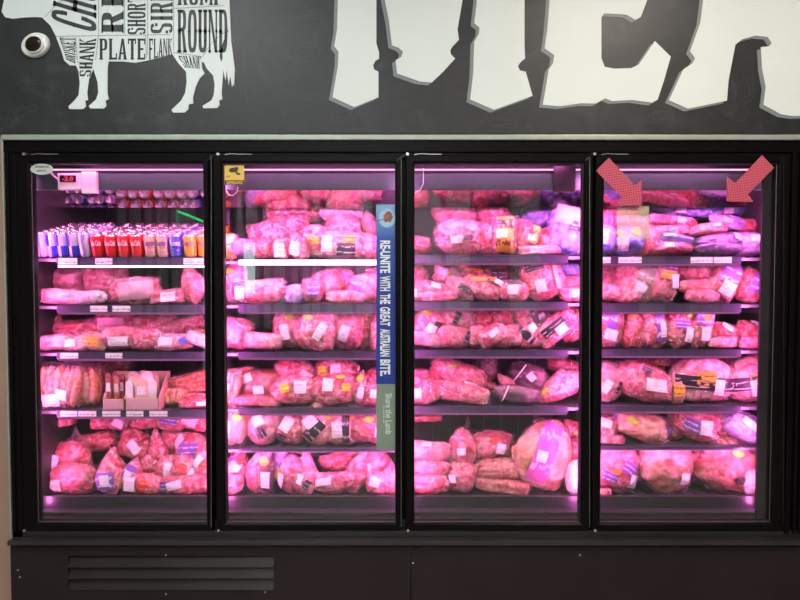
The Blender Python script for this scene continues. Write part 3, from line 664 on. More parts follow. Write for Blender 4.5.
# ------------------------------------------------------------------ meat packs
def sgn(v): return -1 if v < 0 else 1
_ico = {}
def ico(sub):
    if sub not in _ico:
        b = bmesh.new(); bmesh.ops.create_icosphere(b, subdivisions=sub, radius=1); b.verts.ensure_lookup_table()
        _ico[sub] = ([v.co.copy() for v in b.verts], [[v.index for v in f.verts] for f in b.faces]); b.free()
    return _ico[sub]
def sq(n, po, pt):
    q = (abs(n.x) ** po + abs(n.z) ** po) ** (1 / po); r = (q ** pt + abs(n.y) ** pt) ** (-1 / pt)
    return n * r
PAR = {'P': (3.0, 2.1), 'S': (4.5, 3.2), 'R': (2.3, 2.2), 'L': (2.2, 2.0), 'C': (2.4, 2.0), 'D': (2.2, 2.0), 'T': (6, 4), 'B': (2.8, 2.1), 'G': (3, 2.2)}
def deform(kind, c):
    x, y, z = c
    if kind == 'L':
        f = 1 - .62 * max(0, min(1, (z + .15) / 1.1)); x *= f; y *= f; x += .18 * z * z
    elif kind == 'C': z += .55 * (x * x) - .25; y *= 1
    elif kind == 'D':
        f = 1 + (.12 if z < 0 else -.3 * z); x *= f
    elif kind == 'P': y *= 1 - .45 * max(abs(x), abs(z)) ** 5
    elif kind == 'K': f = 1 - .5 * max(0, z + .2); x *= f; y *= f
    return Vector((x, y, z))
def lumps(v, sd, amp):
    o = Vector((sd * 3.1, sd * 1.7, sd * .9))
    return v * (1 + amp * (noise.noise(v * 1.3 + o) + .5 * noise.noise(v * 3.1 + o)) - .5 * amp * max(0, .22 - abs(noise.noise(v * 2.2 - o))) / .22)
def pack_mesh(kind, w, d, h, sd):
    """meat body in its own frame, centre at 0"""
    po, pt = PAR.get(kind, (2.4, 2.1)); bm = bmesh.new()
    if kind == 'G':
        nS = max(3, int(w / .028)) if w < h * 1.6 else max(3, int(h / .022)); vert = w < h * 1.6
        for lay in range(2):
            for i in range(nS):
                t = (i + .5) / nS * 2 - 1; rad = (w if vert else h) / nS / 2 * 1.12
                ring_ = []
                L = (h if vert else w) * .46 * random.uniform(.85, 1)
                for q in range(9):
                    s = -1 + 2 * q / 8; rr_ = rad * math.sqrt(max(0.02, 1 - abs(s) ** 5)); wob = .25 * rad * math.sin(3 * s + i + sd)
                    if vert: c = Vector((t * w * .42 + wob, (-1 if lay == 0 else 1) * d * .2, s * L)); ax = (Vector((1, 0, 0)), Vector((0, 1, 0)))
                    else: c = Vector((s * L, (-1 if lay == 0 else 1) * d * .2, t * h * .42 + wob)); ax = (Vector((0, 0, 1)), Vector((0, 1, 0)))
                    ring_.append([bm.verts.new(c + ax[0] * math.cos(a * math.pi / 5) * rr_ + ax[1] * math.sin(a * math.pi / 5) * rr_) for a in range(10)])
                for a, b in zip(ring_[:-1], ring_[1:]):
                    for j in range(10): bm.faces.new((a[j], a[(j + 1) % 10], b[(j + 1) % 10], b[j]))
                bm.faces.new(ring_[0][::-1]); bm.faces.new(ring_[-1])
        bmesh.ops.recalc_face_normals(bm, faces=bm.faces)
        return bm
    V, Fc = ico(5 if w * h > .02 else 4)
    amp = {'S': .07, 'T': .05, 'D': .10, 'P': .15, 'L': .10, 'B': .14}.get(kind, .12)
    vs = []
    for n in V:
        c = deform(kind, sq(n, po, pt)); c = lumps(c, sd, amp); vs.append(bm.verts.new((c.x * w / 2, c.y * d / 2, c.z * h / 2)))
    for f in Fc: bm.faces.new([vs[i] for i in f])
    return bm
def film_mesh(kind, w, d, h, sd, tail, grow=1.07):
    po, pt = PAR.get(kind, (2.4, 2.1))
    if kind in ('P', 'G', 'B', 'S'): po += 3
    bm = bmesh.new(); V, Fc = ico(4 if w * h > .016 else 3); vs = []; o = Vector((sd * 2.3, sd, sd * .4))
    for n in V:
        c = deform(kind, sq(n, po, pt)); rr_ = max(abs(c.x), abs(c.z))
        c = lumps(c, sd, .12)
        cr = 1 + .07 * (abs(noise.noise(c * 4.5 + o)) * 2 - .5) + .045 * noise.noise(c * 11 - o)
        c = Vector((c.x * cr * grow, c.y * cr * (1.10 - .35 * max(0, rr_ - .75)), c.z * cr * grow))
        if tail and c.z > .55 and abs(c.x - .25 * tail) < .42:
            k_ = (c.z - .55) / .5; c.z += .75 * k_ * (1 - abs(c.x - .25 * tail) / .42); c.x = c.x * (1 - .3 * k_) + .2 * k_ * tail; c.y *= 1 - .6 * min(1, k_)
        vs.append(bm.verts.new((c.x * w / 2, c.y * d / 2, c.z * h / 2)))
    for f in Fc: bm.faces.new([vs[i] for i in f])
    return bm
def decal(bvh, w, h, d, u, v, dw, dh, rot, shape='rect', off=.003, nn=9):
    """conformal printed patch on the front of the pack; u,v in -1..1 of the pack, sizes in metres"""
    bm = bmesh.new(); uvl = bm.loops.layers.uv.new('UVMap'); g = {}
    ca, sa = math.cos(rot), math.sin(rot); last = None
    for i in range(nn):
        for j in range(nn):
            a, b = i / (nn - 1) * 2 - 1, j / (nn - 1) * 2 - 1
            if shape == 'oval': q = math.hypot(a * math.sqrt(1 - b * b / 2), 0); aa, bb = a * math.sqrt(max(0, 1 - b * b / 2)), b * math.sqrt(max(0, 1 - a * a / 2))
            else: aa, bb = a, b
            x = u * w / 2 + (aa * dw * ca - bb * dh * sa) / 2; z = v * h / 2 + (aa * dw * sa + bb * dh * ca) / 2
            hit = bvh.ray_cast(Vector((x, -1, z)), Vector((0, 1, 0)))
            if hit[0] is None: continue
            yy = min(hit[0].y, *(hh.y for hh in [q_[0] for q_ in (bvh.ray_cast(Vector((x + e, -1, z + f_)), Vector((0, 1, 0))) for e, f_ in ((.003, 0), (-.003, 0), (0, .003), (0, -.003))) if q_[0] is not None] + [hit[0]]))
            if yy > d * .12: continue
            g[(i, j)] = bm.verts.new((x, yy - off, z))
    for i in range(nn - 1):
        for j in range(nn - 1):
            ks = [(i, j), (i + 1, j), (i + 1, j + 1), (i, j + 1)]
            if all(k_ in g for k_ in ks):
                f = bm.faces.new([g[k_] for k_ in ks])
                for lp, k_ in zip(f.loops, ks): lp[uvl].uv = (k_[0] / (nn - 1), k_[1] / (nn - 1))
    if not bm.faces: bm.free(); return None
    loose = [v_ for v_ in bm.verts if not v_.link_faces]; bmesh.ops.delete(bm, geom=loose, context='VERTS')
    return bm
COLW = {'pink': 'pink', 'pale': 'pale pink', 'red': 'deep red', 'dull': 'frosty pink', 'brown': 'brown', 'peach': 'peach', 'orange': 'orange red', 'dark': 'dark', 'purple': 'dark purple', 'blue': 'blue', 'violet': 'violet', 'amber': 'amber', 'white': 'white'}
KW = {'P': ('bag of {c} meat', 'meat_pack'), 'S': ('flat {c} meat pack', 'flat_meat_pack'), 'R': ('rounded {c} roast', 'wrapped_roast'), 'L': ('{c} leg joint', 'leg_joint'), 'C': ('curved {c} shank', 'wrapped_shank'), 'D': ('big {c} bird', 'wrapped_bird'), 'T': ('{c} meat tray', 'meat_tray'), 'B': ('{c} printed bag', 'printed_bag'), 'G': ('{c} sausage bag', 'sausage_bag')}
CATW = {'P': 'meat pack', 'S': 'meat pack', 'R': 'roast', 'L': 'meat joint', 'C': 'meat joint', 'D': 'poultry', 'T': 'meat tray', 'B': 'bag', 'G': 'sausages'}
FE = {'t': ('tag', 'price_label', 'white tag'), 'k': ('band', 'black_label', 'black label'), 'v': ('vband', 'printed_label', 'violet label'), 'o': ('oband', 'printed_label', 'orange print'), 'g': ('gband', 'printed_label', 'green print'), 'm': ('mband', 'printed_label', 'magenta wrap'), 'c': ('card', 'printed_card', 'printed card'),
      'Y': ('yell', 'oval_sticker', 'yellow oval'), 'N': ('gree', 'oval_sticker', 'green oval'), 'O': ('oran', 'oval_sticker', 'orange oval'), 'E': ('reds', 'oval_sticker', 'red oval'), 'U': ('blus', 'oval_sticker', 'blue sticker'), 'q': ('yell', 'square_sticker', 'yellow square'), 'd': ('black', 'dark_spot', 'dark spot')}
DEFS = {'t': (0.35, -.3, 9, 13, 0), 'k': (0, 0, 12, 22, 0), 'v': (0, .2, 18, 14, 0), 'o': (0, 0, 14, 14, 0), 'g': (0, .3, 18, 16, 0), 'm': (0, 0, 20, 50, 0), 'c': (0, 0, 26, 16, 0), 'Y': (-.2, .4, 10, 6, 0), 'N': (0, .4, 9, 5, 0), 'O': (0, .4, 10, 7, 0), 'E': (0, .4, 10, 7, 0), 'U': (.3, 0, 7, 5, 0), 'q': (-.5, .3, 8, 8, 0), 'd': (.3, -.5, 8, 8, 0)}
ITEMS = {}
def put(bi, si, rows):
    ITEMS.setdefault((bi, si), []).extend(rows)
exec_items = None
# kind, colour, cx, cy, w, h, roll, row, features, (optional words)
# features: letter[:u,v,w,h,rot] separated by spaces
put(0,1,[('P','dull',58,286,46,34,0,1,''),('P','dull',100,284,48,36,6,1,''),('P','pale',58,300,40,14,-3,.1,''),('P','white',84,301,44,12,4,0,'','frosted pale flat pack'),('P','pink',132,293,44,24,4,0,'c:.1,-.1,32,17,2','bag with printed nutrition card'),('T','pink',166,297,32,13,5,0,'t:.2,0,14,9,0'),('L','red',192,291,36,24,-80,0,'','red meat bag twisted shut')])
put(0,2,[('P','pink',47,328,24,30,5,.9,'t:0,-.3,9,9,0'),('P','red',70,334,46,24,4,.8,''),('P','pink',90,334,28,26,0,.9,''),('P','pink',112,324,38,26,0,.8,'c:0,-.1,26,14,0'),('P','pink',150,325,46,20,5,1,''),('P','dull',175,330,50,18,18,.9,''),('S','pale',52,346,34,14,4,0,''),('P','pale',72,345,28,14,0,0,'t:0,0,12,7,5'),('P','peach',91,343,26,18,-4,0,'o:0,0,18,8,0'),('P','pink',115,342,36,22,0,0,'t:.2,-.2,18,9,0'),('P','pink',143,342,34,20,6,0,''),('P','pale',172,346,38,15,4,0,'t:-.3,0,13,9,-8 U:.5,0,9,6,0'),('P','brown',196,336,26,18,-20,.6,'o:0,.3,12,8,30'),('S','white',200,345,28,12,-22,0,'')])
put(0,3,[('G','orange',50,389,21,42,3,0,'t:0,-.55,15,12,0'),('G','orange',67,389,26,42,-4,0,'t:-.2,-.35,14,10,-8'),('G','orange',86,387,22,40,4,.3,''),('G','brown',100,380,22,38,10,1,'t:0,.5,6,7,0'),('P','brown',76,368,34,12,0,1.4,''),('G','brown',112,366,34,14,-8,1.5,''),('G','orange',189,384,48,20,12,.9,''),('G','orange',171,394,26,17,6,.4,''),('G','red',190,397,34,11,4,.5,''),('T','red',196,405,34,8,0,0,'t:.3,0,12,4,0')])
put(0,4,[('T','red',57,425,28,9,10,1.2,''),('P','red',99,424,20,13,0,1.2,''),('P','red',116,423,20,14,-6,1.1,'t:.3,0,10,8,-20'),('P','red',142,422,32,13,4,1.2,''),('P','red',170,422,30,15,0,1,'v:0,.1,18,8,-8'),('P','red',193,429,30,18,-10,.9,'t:-.1,.1,16,11,-14 Y:-.2,.3,8,5,0')])
put(0,5,[('P','red',66,462,40,34,4,.7,'t:-.35,.1,11,13,-14',None,1),('P','red',67,485,46,28,6,0,'g:-.35,-.3,12,12,-5'),('P','red',96,443,36,18,6,1.6,''),('L','red',107,478,26,42,4,.1,'v:0,-.35,18,17,0 t:.05,-.35,9,11,4'),('P','red',133,447,32,26,-22,.9,'t:.1,.1,13,9,-25'),('C','pink',118,466,30,12,-55,.8,''),('L','pink',130,474,20,28,-8,.3,'v:0,0,14,18,-12 t:-.1,-.2,8,12,-12'),('P','pink',148,466,22,20,35,.8,''),('L','pink',155,450,18,36,12,.9,''),('P','red',170,443,28,22,-18,1.2,''),('P','pink',189,449,30,26,-6,.8,'v:.1,0,20,12,10 t:-.6,.4,8,13,-35'),('P','pink',169,470,26,22,0,.5,'t:.1,0,12,13,-4'),('P','pink',188,471,34,22,-20,.3,'E:-.4,0,10,9,0 t:.35,-.3,13,9,-25'),('P','pink',203,463,18,30,-15,.2,'E:.1,-.2,8,10,0 t:-.5,0,7,11,-25'),('P','red',140,490,36,19,-4,0,'t:-.5,0,12,13,4 E:.2,0,10,12,0'),('P','red',154,479,34,16,10,.5,''),('P','red',174,489,34,18,4,0,'v:-.4,.1,16,9,5 t:.15,.2,16,8,14'),('P','red',199,487,28,22,10,.1,'')])
put(1,0,[('B','amber',229,243,15,24,0,.5,''),('B','violet',242,250,26,18,10,.2,''),('P','pink',264,247,24,20,0,.1,''),('P','red',265,233,36,20,6,.8,''),('P','pink',281,247,18,22,0,0,'t:-.1,-.1,10,13,0'),('P','pink',284,230,42,28,6,1,'',None,1),('P','pink',299,247,22,24,-4,0,'t:0,-.1,10,13,-8'),('P','pink',313,240,26,28,6,.2,'O:0,0,13,8,-30'),('R','pink',343,230,34,30,0,.7,'',None,-1),('P','pale',342,244,56,26,0,.1,'t:-.55,-.05,10,15,-2 k:.05,-.4,18,12,0 o:.15,.25,12,8,0'),('P','pink',367,243,24,24,-8,.2,''),('L','dark',371,225,28,18,-75,.8,''),('P','pink',300,207,66,26,4,1.8,'O:.4,0,10,7,0'),('B','white',342,212,40,18,0,1.7,'')])
put(1,1,[('P','pink',233,289,24,34,0,.3,'N:-.2,.65,10,5,0'),('P','pink',257,294,50,20,2,0,'t:-.6,-.1,10,12,0'),('S','red',262,285,38,10,6,.5,''),('B','violet',293,296,20,17,10,.1,''),('P','red',312,294,22,20,-20,0,'v:-.1,0,12,14,20'),('P','red',327,289,30,28,20,.4,''),('P','pink',340,281,28,22,0,1,'v:.1,0,14,16,-20'),('P','pink',345,298,36,12,0,0,''),('P','pink',360,290,30,26,12,.2,'v:0,0,11,20,-20'),('P','red',376,289,24,30,0,.4,'')])
put(1,2,[('P','pink',234,339,30,28,-10,.1,''),('S','pale',261,346,36,15,-3,0,''),('C','brown',243,333,40,12,-24,1.1,''),('P','pink',291,333,36,38,8,.3,'t:-.35,-.1,8,15,2 N:0,.6,9,5,0'),('P','pink',317,333,38,42,-12,0,'t:.2,-.3,8,17,-20 N:-.5,.2,10,5,-4'),('P','pink',347,331,32,36,-12,.2,'t:-.1,-.2,9,15,-8'),('P','red',365,329,22,40,-16,.6,''),('P','pink',380,334,20,34,0,.1,'')])
put(1,3,[('G','orange',229,393,18,34,-20,0,'t:-.3,.1,6,7,0'),('G','orange',238,376,34,14,14,.7,'t:.1,0,8,6,20'),('T','brown',256,384,48,24,3,.5,'t:-.3,.5,11,8,20 t:.15,-.4,10,8,0'),('T','red',255,402,46,9,-3,0,''),('R','pink',295,375,42,28,-16,.5,'t:.5,0,11,13,-18'),('R','pink',294,396,42,27,0,0,'t:.15,.25,12,12,-4 q:-.5,.2,8,8,8'),('R','pink',335,373,42,27,-2,.5,'t:0,0,10,13,2 q:-.55,0,8,8,5 Y:-.1,.85,7,4,0'),('R','pink',334,394,46,29,2,0,'t:-.25,.3,10,12,-6 Y:.25,.75,9,4,0 q:.45,.1,8,7,-8'),('L','pink',360,393,16,32,-4,.1,'t:0,-.2,6,10,-5 Y:-.2,.6,8,7,-20'),('P','pink',372,398,18,22,-6,0,'t:0,0,8,8,0'),('P','red',374,381,20,20,20,1.1,'')])
put(1,4,[('P','peach',236,436,24,40,-10,0,'Y:.1,.3,11,6,0 t:-.6,-.2,8,12,0 k:-.1,.8,14,4,-20'),('R','pale',264,430,30,40,-28,0,'Y:-.1,.65,10,5,10 t:-.3,.05,10,11,-35 k:.2,-.35,11,9,-35'),('P','pink',291,429,30,34,-18,.1,'t:-.4,0,10,15,-14 k:-.5,-.75,9,6,-14 O:-.2,.8,8,4,10'),('R','pale',318,430,34,37,-24,0,'t:-.5,0,11,13,-25 k:-.1,-.3,12,22,-20 Y:.2,.6,10,5,-35'),('P','pale',341,428,28,35,0,0,'t:-.2,-.1,10,15,4 k:.35,0,7,30,0 O:.8,.5,7,5,0'),('P','pink',368,432,42,34,-10,0,'Y:-.15,.3,11,5,8 t:.4,-.35,9,8,-5')])
put(1,5,[('L','red',236,466,24,38,0,.4,'v:-.1,.1,13,13,20 E:.25,.25,8,10,0 t:-.2,-.15,11,12,-35'),('R','pink',231,490,22,20,0,0,''),('L','pink',255,472,20,42,-12,.2,''),('P','dark',266,474,14,42,0,.1,'O:-.1,.45,11,9,0 t:.1,-.35,9,16,0'),('R','pink',291,479,22,36,0,.1,'t:-.8,-.3,6,15,-15',None,-1),('B','violet',279,464,14,34,-8,.5,'q:0,-.5,6,10,-20'),('C','pink',311,472,34,14,-62,.3,''),('P','pink',304,486,18,22,0,0,'t:-.3,.3,7,9,-15 k:.5,-.1,6,9,-30'),('C','pink',330,482,44,20,6,.1,'t:-.2,.1,16,7,8'),('C','red',339,460,38,17,12,.9,''),('L','pink',357,474,22,44,-16,.2,''),('P','pink',374,466,28,28,30,.5,'t:-.5,0,9,11,-20'),('L','pink',389,482,20,30,0,.1,''),('P','pink',376,486,20,22,0,0,'t:.1,.2,10,9,-18'),('P','dark',292,457,40,16,0,1.5,'')])
put(2,0,[('P','red',416,244,30,18,-6,.3,''),('R','dull',457,208,42,38,0,1.8,''),('P','pink',461,240,46,31,-3,0,'t:-.2,-.4,11,7,6 k:.25,-.25,9,5,0'),('R','dull',493,210,30,28,0,1.7,''),('P','pink',487,240,26,32,-4,.3,''),('P','pink',506,240,26,36,0,0,'o:.1,-.05,17,34,0 k:.1,.45,17,8,0 t:-.05,-.1,10,8,0'),('P','pink',527,238,26,32,-6,.2,'o:.2,0,8,24,-12 t:0,0,8,6,0'),('P','red',546,241,22,24,10,.4,''),('S','pale',540,251,44,10,2,0,''),('B','blue',571,240,38,44,-14,0,'c:0,.55,34,18,0 k:.25,.2,16,9,5','blue bag with pink striped top and dark badge'),('B','blue',545,216,38,24,14,1.8,''),('P','dull',570,205,40,30,-6,1.8,'')])
put(2,1,[('P','pink',415,276,24,20,-10,.6,''),('P','pink',434,289,42,18,-8,.3,'t:.1,.5,9,5,-8'),('P','pale',450,276,30,20,-14,.7,'N:0,.1,8,4,0 t:-.5,.2,9,7,0'),('P','pink',415,296,20,15,0,0,'t:-.2,0,8,8,0'),('S','pink',440,298,34,10,3,0,''),('P','pink',462,293,30,20,-26,.1,'k:.2,-.1,16,6,-8'),('P','red',472,276,36,22,-20,.8,'o:.1,.3,16,6,20'),('P','pink',484,290,40,22,-12,.1,'o:-.1,.6,26,4,12 k:.3,.6,12,4,-10 t:.6,.6,9,5,-20'),('P','brown',497,277,30,20,10,.7,'k:0,.2,15,10,-10'),('R','pink',514,292,28,20,-3,0,'t:0,-.05,10,9,0 k:.1,.75,16,4,0'),('P','dark',516,276,22,24,0,1,''),('P','pink',543,282,38,40,14,.1,'k:-.2,.4,18,8,0 t:-.1,-.5,10,12,0 g:.7,0,4,34,0','large bag with dark logo strip'),('B','blue',572,270,24,12,0,1,''),('P','red',573,284,24,16,0,.5,''),('P','pink',574,297,26,14,0,0,'t:.1,0,9,7,0')])
put(2,2,[('P','pink',427,324,26,36,-24,.2,'Y:-.3,.75,9,5,0 t:.45,.1,9,9,-8 k:.75,-.2,7,30,0'),('P','pink',446,321,22,32,-26,.5,'k:.7,.4,7,12,0'),('S','pale',424,346,40,14,-10,0,''),('P','pink',453,342,32,20,-6,.1,'k:.8,0,5,14,-20'),('P','pale',463,320,30,24,4,.8,''),('P','red',482,321,26,24,-8,.8,''),('P','pink',478,340,24,20,10,.3,'k:.7,0,5,14,-20'),('P','pink',493,344,28,17,30,0,'t:.2,.2,10,6,10'),('P','red',504,318,24,24,0,.7,''),('P','pink',509,341,28,20,14,.1,'t:-.6,.3,8,7,20'),('P','pink',528,340,22,24,20,.2,'k:-.3,.2,8,24,30 t:.5,.4,8,8,20'),('P','pink',527,322,26,32,16,.6,'k:.65,.1,8,26,0'),('P','pink',546,321,26,26,30,.7,'t:-.1,.4,8,6,0'),('P','pale',541,340,26,22,30,.3,''),('P','pink',558,340,42,22,40,0,'k:-.1,.2,26,9,0 t:.1,-.3,11,9,0'),('R','red',574,325,22,32,-20,.4,'Y:.2,.5,10,5,5'),('P','dark',470,313,40,14,0,1.4,'')])
put(2,3,[('R','pink',421,384,28,24,0,.6,''),('P','pink',419,399,26,18,0,0,'t:-.2,.2,11,9,8'),('R','pink',431,396,24,22,0,.1,''),('P','pink',458,376,54,24,-14,.5,'t:.5,-.3,12,4,-5 N:-.2,.7,8,3,10'),('P','pink',460,397,54,18,-8,0,''),('R','purple',531,379,40,25,-24,.7,'t:.05,.3,8,7,-25','dark purple roast tied with white string'),('R','purple',518,399,42,17,-4,0,'','dark low roast under a white string'),('L','pink',508,384,24,12,-50,.7,''),('L','pink',562,389,52,24,30,.1,'Y:-.6,.3,10,3,20'),('P','pink',570,368,40,14,-14,1.3,''),('P','dark',486,370,22,24,0,1.2,''),('S','red',489,386,12,6,0,.9,'')])
put(2,4,[('T','red',427,419,28,6,2,1.4,'')])
put(2,5,[('P','pale',429,452,42,17,-4,.1,'t:-.1,.7,8,4,0'),('P','pink',428,468,40,15,-2,.1,''),('R','pink',430,484,40,21,0,0,''),('D','pink',463,450,26,36,-2,.3,'t:-.2,0,8,7,10',None,1),('R','pink',461,480,32,30,0,.1,'t:-.6,0,6,8,10'),('P','pink',493,447,42,26,-6,.6,'E:-.1,.5,9,6,0 t:.2,-.1,10,10,-8'),('P','brown',500,471,50,20,2,.3,''),('S','brown',503,488,50,13,-4,0,''),('D','peach',548,460,56,66,-18,.2,'m:-.25,.05,20,58,-4 t:-.35,-.05,10,11,0','large bird with magenta sleeve'),('P','white',577,482,20,30,0,0,''),('P','red',547,428,26,12,-26,1.6,'Y:.2,0,7,7,0'),('P','red',574,431,22,16,-20,1.5,'Y:.3,0,6,5,0'),('P','pink',578,452,16,24,0,1,'')])
put(3,0,[('B','blue',606,241,26,30,-6,0,'t:0,0,10,14,-2'),('P','pink',604,222,26,18,10,.8,''),('P','pink',640,222,56,12,-6,1,''),('B','blue',629,243,36,28,4,.2,'Y:-.3,.4,6,6,0 t:-.2,-.35,10,13,0 q:.5,.4,9,6,-30'),('P','pink',622,206,48,16,4,1.7,''),('S','red',650,245,14,28,0,.2,''),('S','pink',672,251,40,10,0,0,'t:-.4,.2,9,5,0'),('B','blue',676,241,42,12,-4,.1,'t:-.2,.4,10,3,0'),('S','pink',668,231,42,10,6,.4,''),('S','pink',674,221,48,10,-4,.9,'t:.2,0,9,6,-10'),('B','violet',722,251,44,10,0,0,''),('B','violet',721,240,44,13,4,.1,'t:.6,.3,11,7,-20'),('S','red',708,230,38,11,6,.3,'t:.2,.4,10,3,0'),('B','violet',730,222,38,12,-6,.8,'t:-.2,.2,10,4,-10'),('B','blue',685,207,54,16,-6,1.8,'t:-.1,0,9,13,0'),('B','blue',730,207,50,16,4,1.8,'t:-.1,0,9,12,0'),('P','pink',655,198,44,12,0,2,''),('P','pink',752,226,30,14,0,1,'',None,1),('B','violet',753,245,24,24,4,.1,'t:-.1,.3,10,7,-10')])
put(3,1,[('P','dull',614,282,26,34,10,.9,''),('P','pale',641,281,38,44,-20,.2,'g:.2,.3,18,22,-10 t:.1,-.55,11,13,-12','long bag with grey-green printed label'),('P','pink',666,284,28,42,-12,.1,'v:-.1,.5,14,9,10 o:-.1,.1,14,8,0 t:.5,-.1,10,13,10'),('P','pink',616,297,44,15,-12,0,''),('P','pink',699,272,40,18,-4,.4,''),('P','pink',699,286,34,12,2,.2,''),('R','pink',704,298,32,13,-2,0,''),('P','pink',728,285,28,40,-28,.1,'v:-.1,.3,18,22,0 t:.1,-.4,14,13,0'),('P','red',753,290,24,32,-24,.1,'v:.3,.2,13,18,0'),('P','violet',744,275,24,14,0,1,''),('P','pink',685,269,20,14,-20,.9,'')])
put(3,2,[('P','pink',610,331,30,38,-8,0,'v:-.2,.2,16,26,0 t:0,-.35,12,10,-8 E:-.6,-.1,8,8,0'),('P','red',636,331,24,38,0,.1,'O:-.1,.5,9,5,0'),('P','pink',656,330,24,38,2,0,'v:.1,0,10,32,0 t:.35,-.2,8,15,0 Y:.2,.7,9,6,-20'),('P','pink',682,330,26,38,-6,0,'v:-.1,.05,14,8,0 N:.25,.55,8,6,-35 t:.4,-.4,8,14,-6'),('P','pink',703,330,22,38,-4,0,'v:0,.5,17,14,0 O:.1,.5,10,7,0 t:.05,-.25,10,13,0'),('P','red',728,333,32,18,-10,.4,'t:-.2,.6,11,5,-25 v:.3,-.3,8,4,0'),('P','pink',727,346,32,11,0,0,''),('P','red',754,332,26,20,-12,.4,'t:.1,.7,12,4,-20'),('P','pink',754,346,26,11,0,0,'')])
put(3,3,[('R','pale',607,387,38,38,-26,.1,'t:-.1,-.3,8,13,-8 k:.5,-.1,4,12,0'),('P','dark',617,369,32,16,-8,1.1,'c:0,.2,6,10,30'),('R','pink',647,388,56,34,-18,0,'k:-.1,.55,9,6,-12 t:.3,-.05,20,12,12'),('D','pink',665,366,54,20,-8,1.3,'k:.1,-.3,24,8,0 o:-.2,-.2,8,8,0'),('S','orange',678,393,12,20,0,.1,'o:0,.3,11,11,0'),('D','pale',706,382,62,44,0,.1,'k:.05,-.15,60,13,-4 o:0,.05,18,13,0 t:.35,-.3,9,15,-5','big pale bird with black band and orange flower'),('D','pale',760,382,52,44,0,.1,'k:-.05,-.15,50,13,8 o:-.15,.05,10,8,0 t:-.15,-.35,8,15,15'),('P','pink',735,362,50,14,-6,1.3,'')])
put(3,4,[('P','pink',606,426,26,26,-12,.1,'t:-.3,.3,11,8,-10'),('P','pink',618,418,28,14,-16,.7,'t:0,.2,14,6,-18'),('S','pink',608,441,32,9,-2,0,''),('P','peach',640,431,54,26,-16,.1,'N:-.25,.2,11,6,-10 v:-.8,-.3,5,16,0',"bag of chicken drooping over the shelf edge"),('P','pink',664,426,44,18,-20,.5,'v:0,0,16,6,-20'),('P','pink',698,430,46,26,-16,.1,'v:-.1,0,18,12,-8 t:.35,.1,11,14,10'),('P','red',722,432,34,30,-20,.4,'O:.3,.6,7,4,0'),('P','violet',744,435,40,26,-24,0,'t:.2,.3,16,7,-16'),('P','pink',705,417,44,10,0,1.1,'t:-.4,.2,10,4,0')])
put(3,5,[('P','pink',616,472,52,44,-14,.1,'v:.35,.1,14,11,-24 v:-.3,-.4,17,9,-10 O:-.1,-.15,8,5,0 t:.6,-.4,9,13,-4'),('S','pink',604,494,16,7,-4,0,''),('P','peach',670,473,54,44,-20,.1,'E:-.25,.15,11,6,-15 t:.5,-.3,10,11,12','big peach bag of chicken pieces'),('P','brown',732,474,60,50,-14,.1,'Y:.1,.5,11,7,0 d:.35,-.4,9,9,0','big brown bag with yellow oval and dark spot'),('R','white',753,482,14,26,0,0,'')])
SD = 0
DNAME = ['first', 'second', 'third', 'fourth']
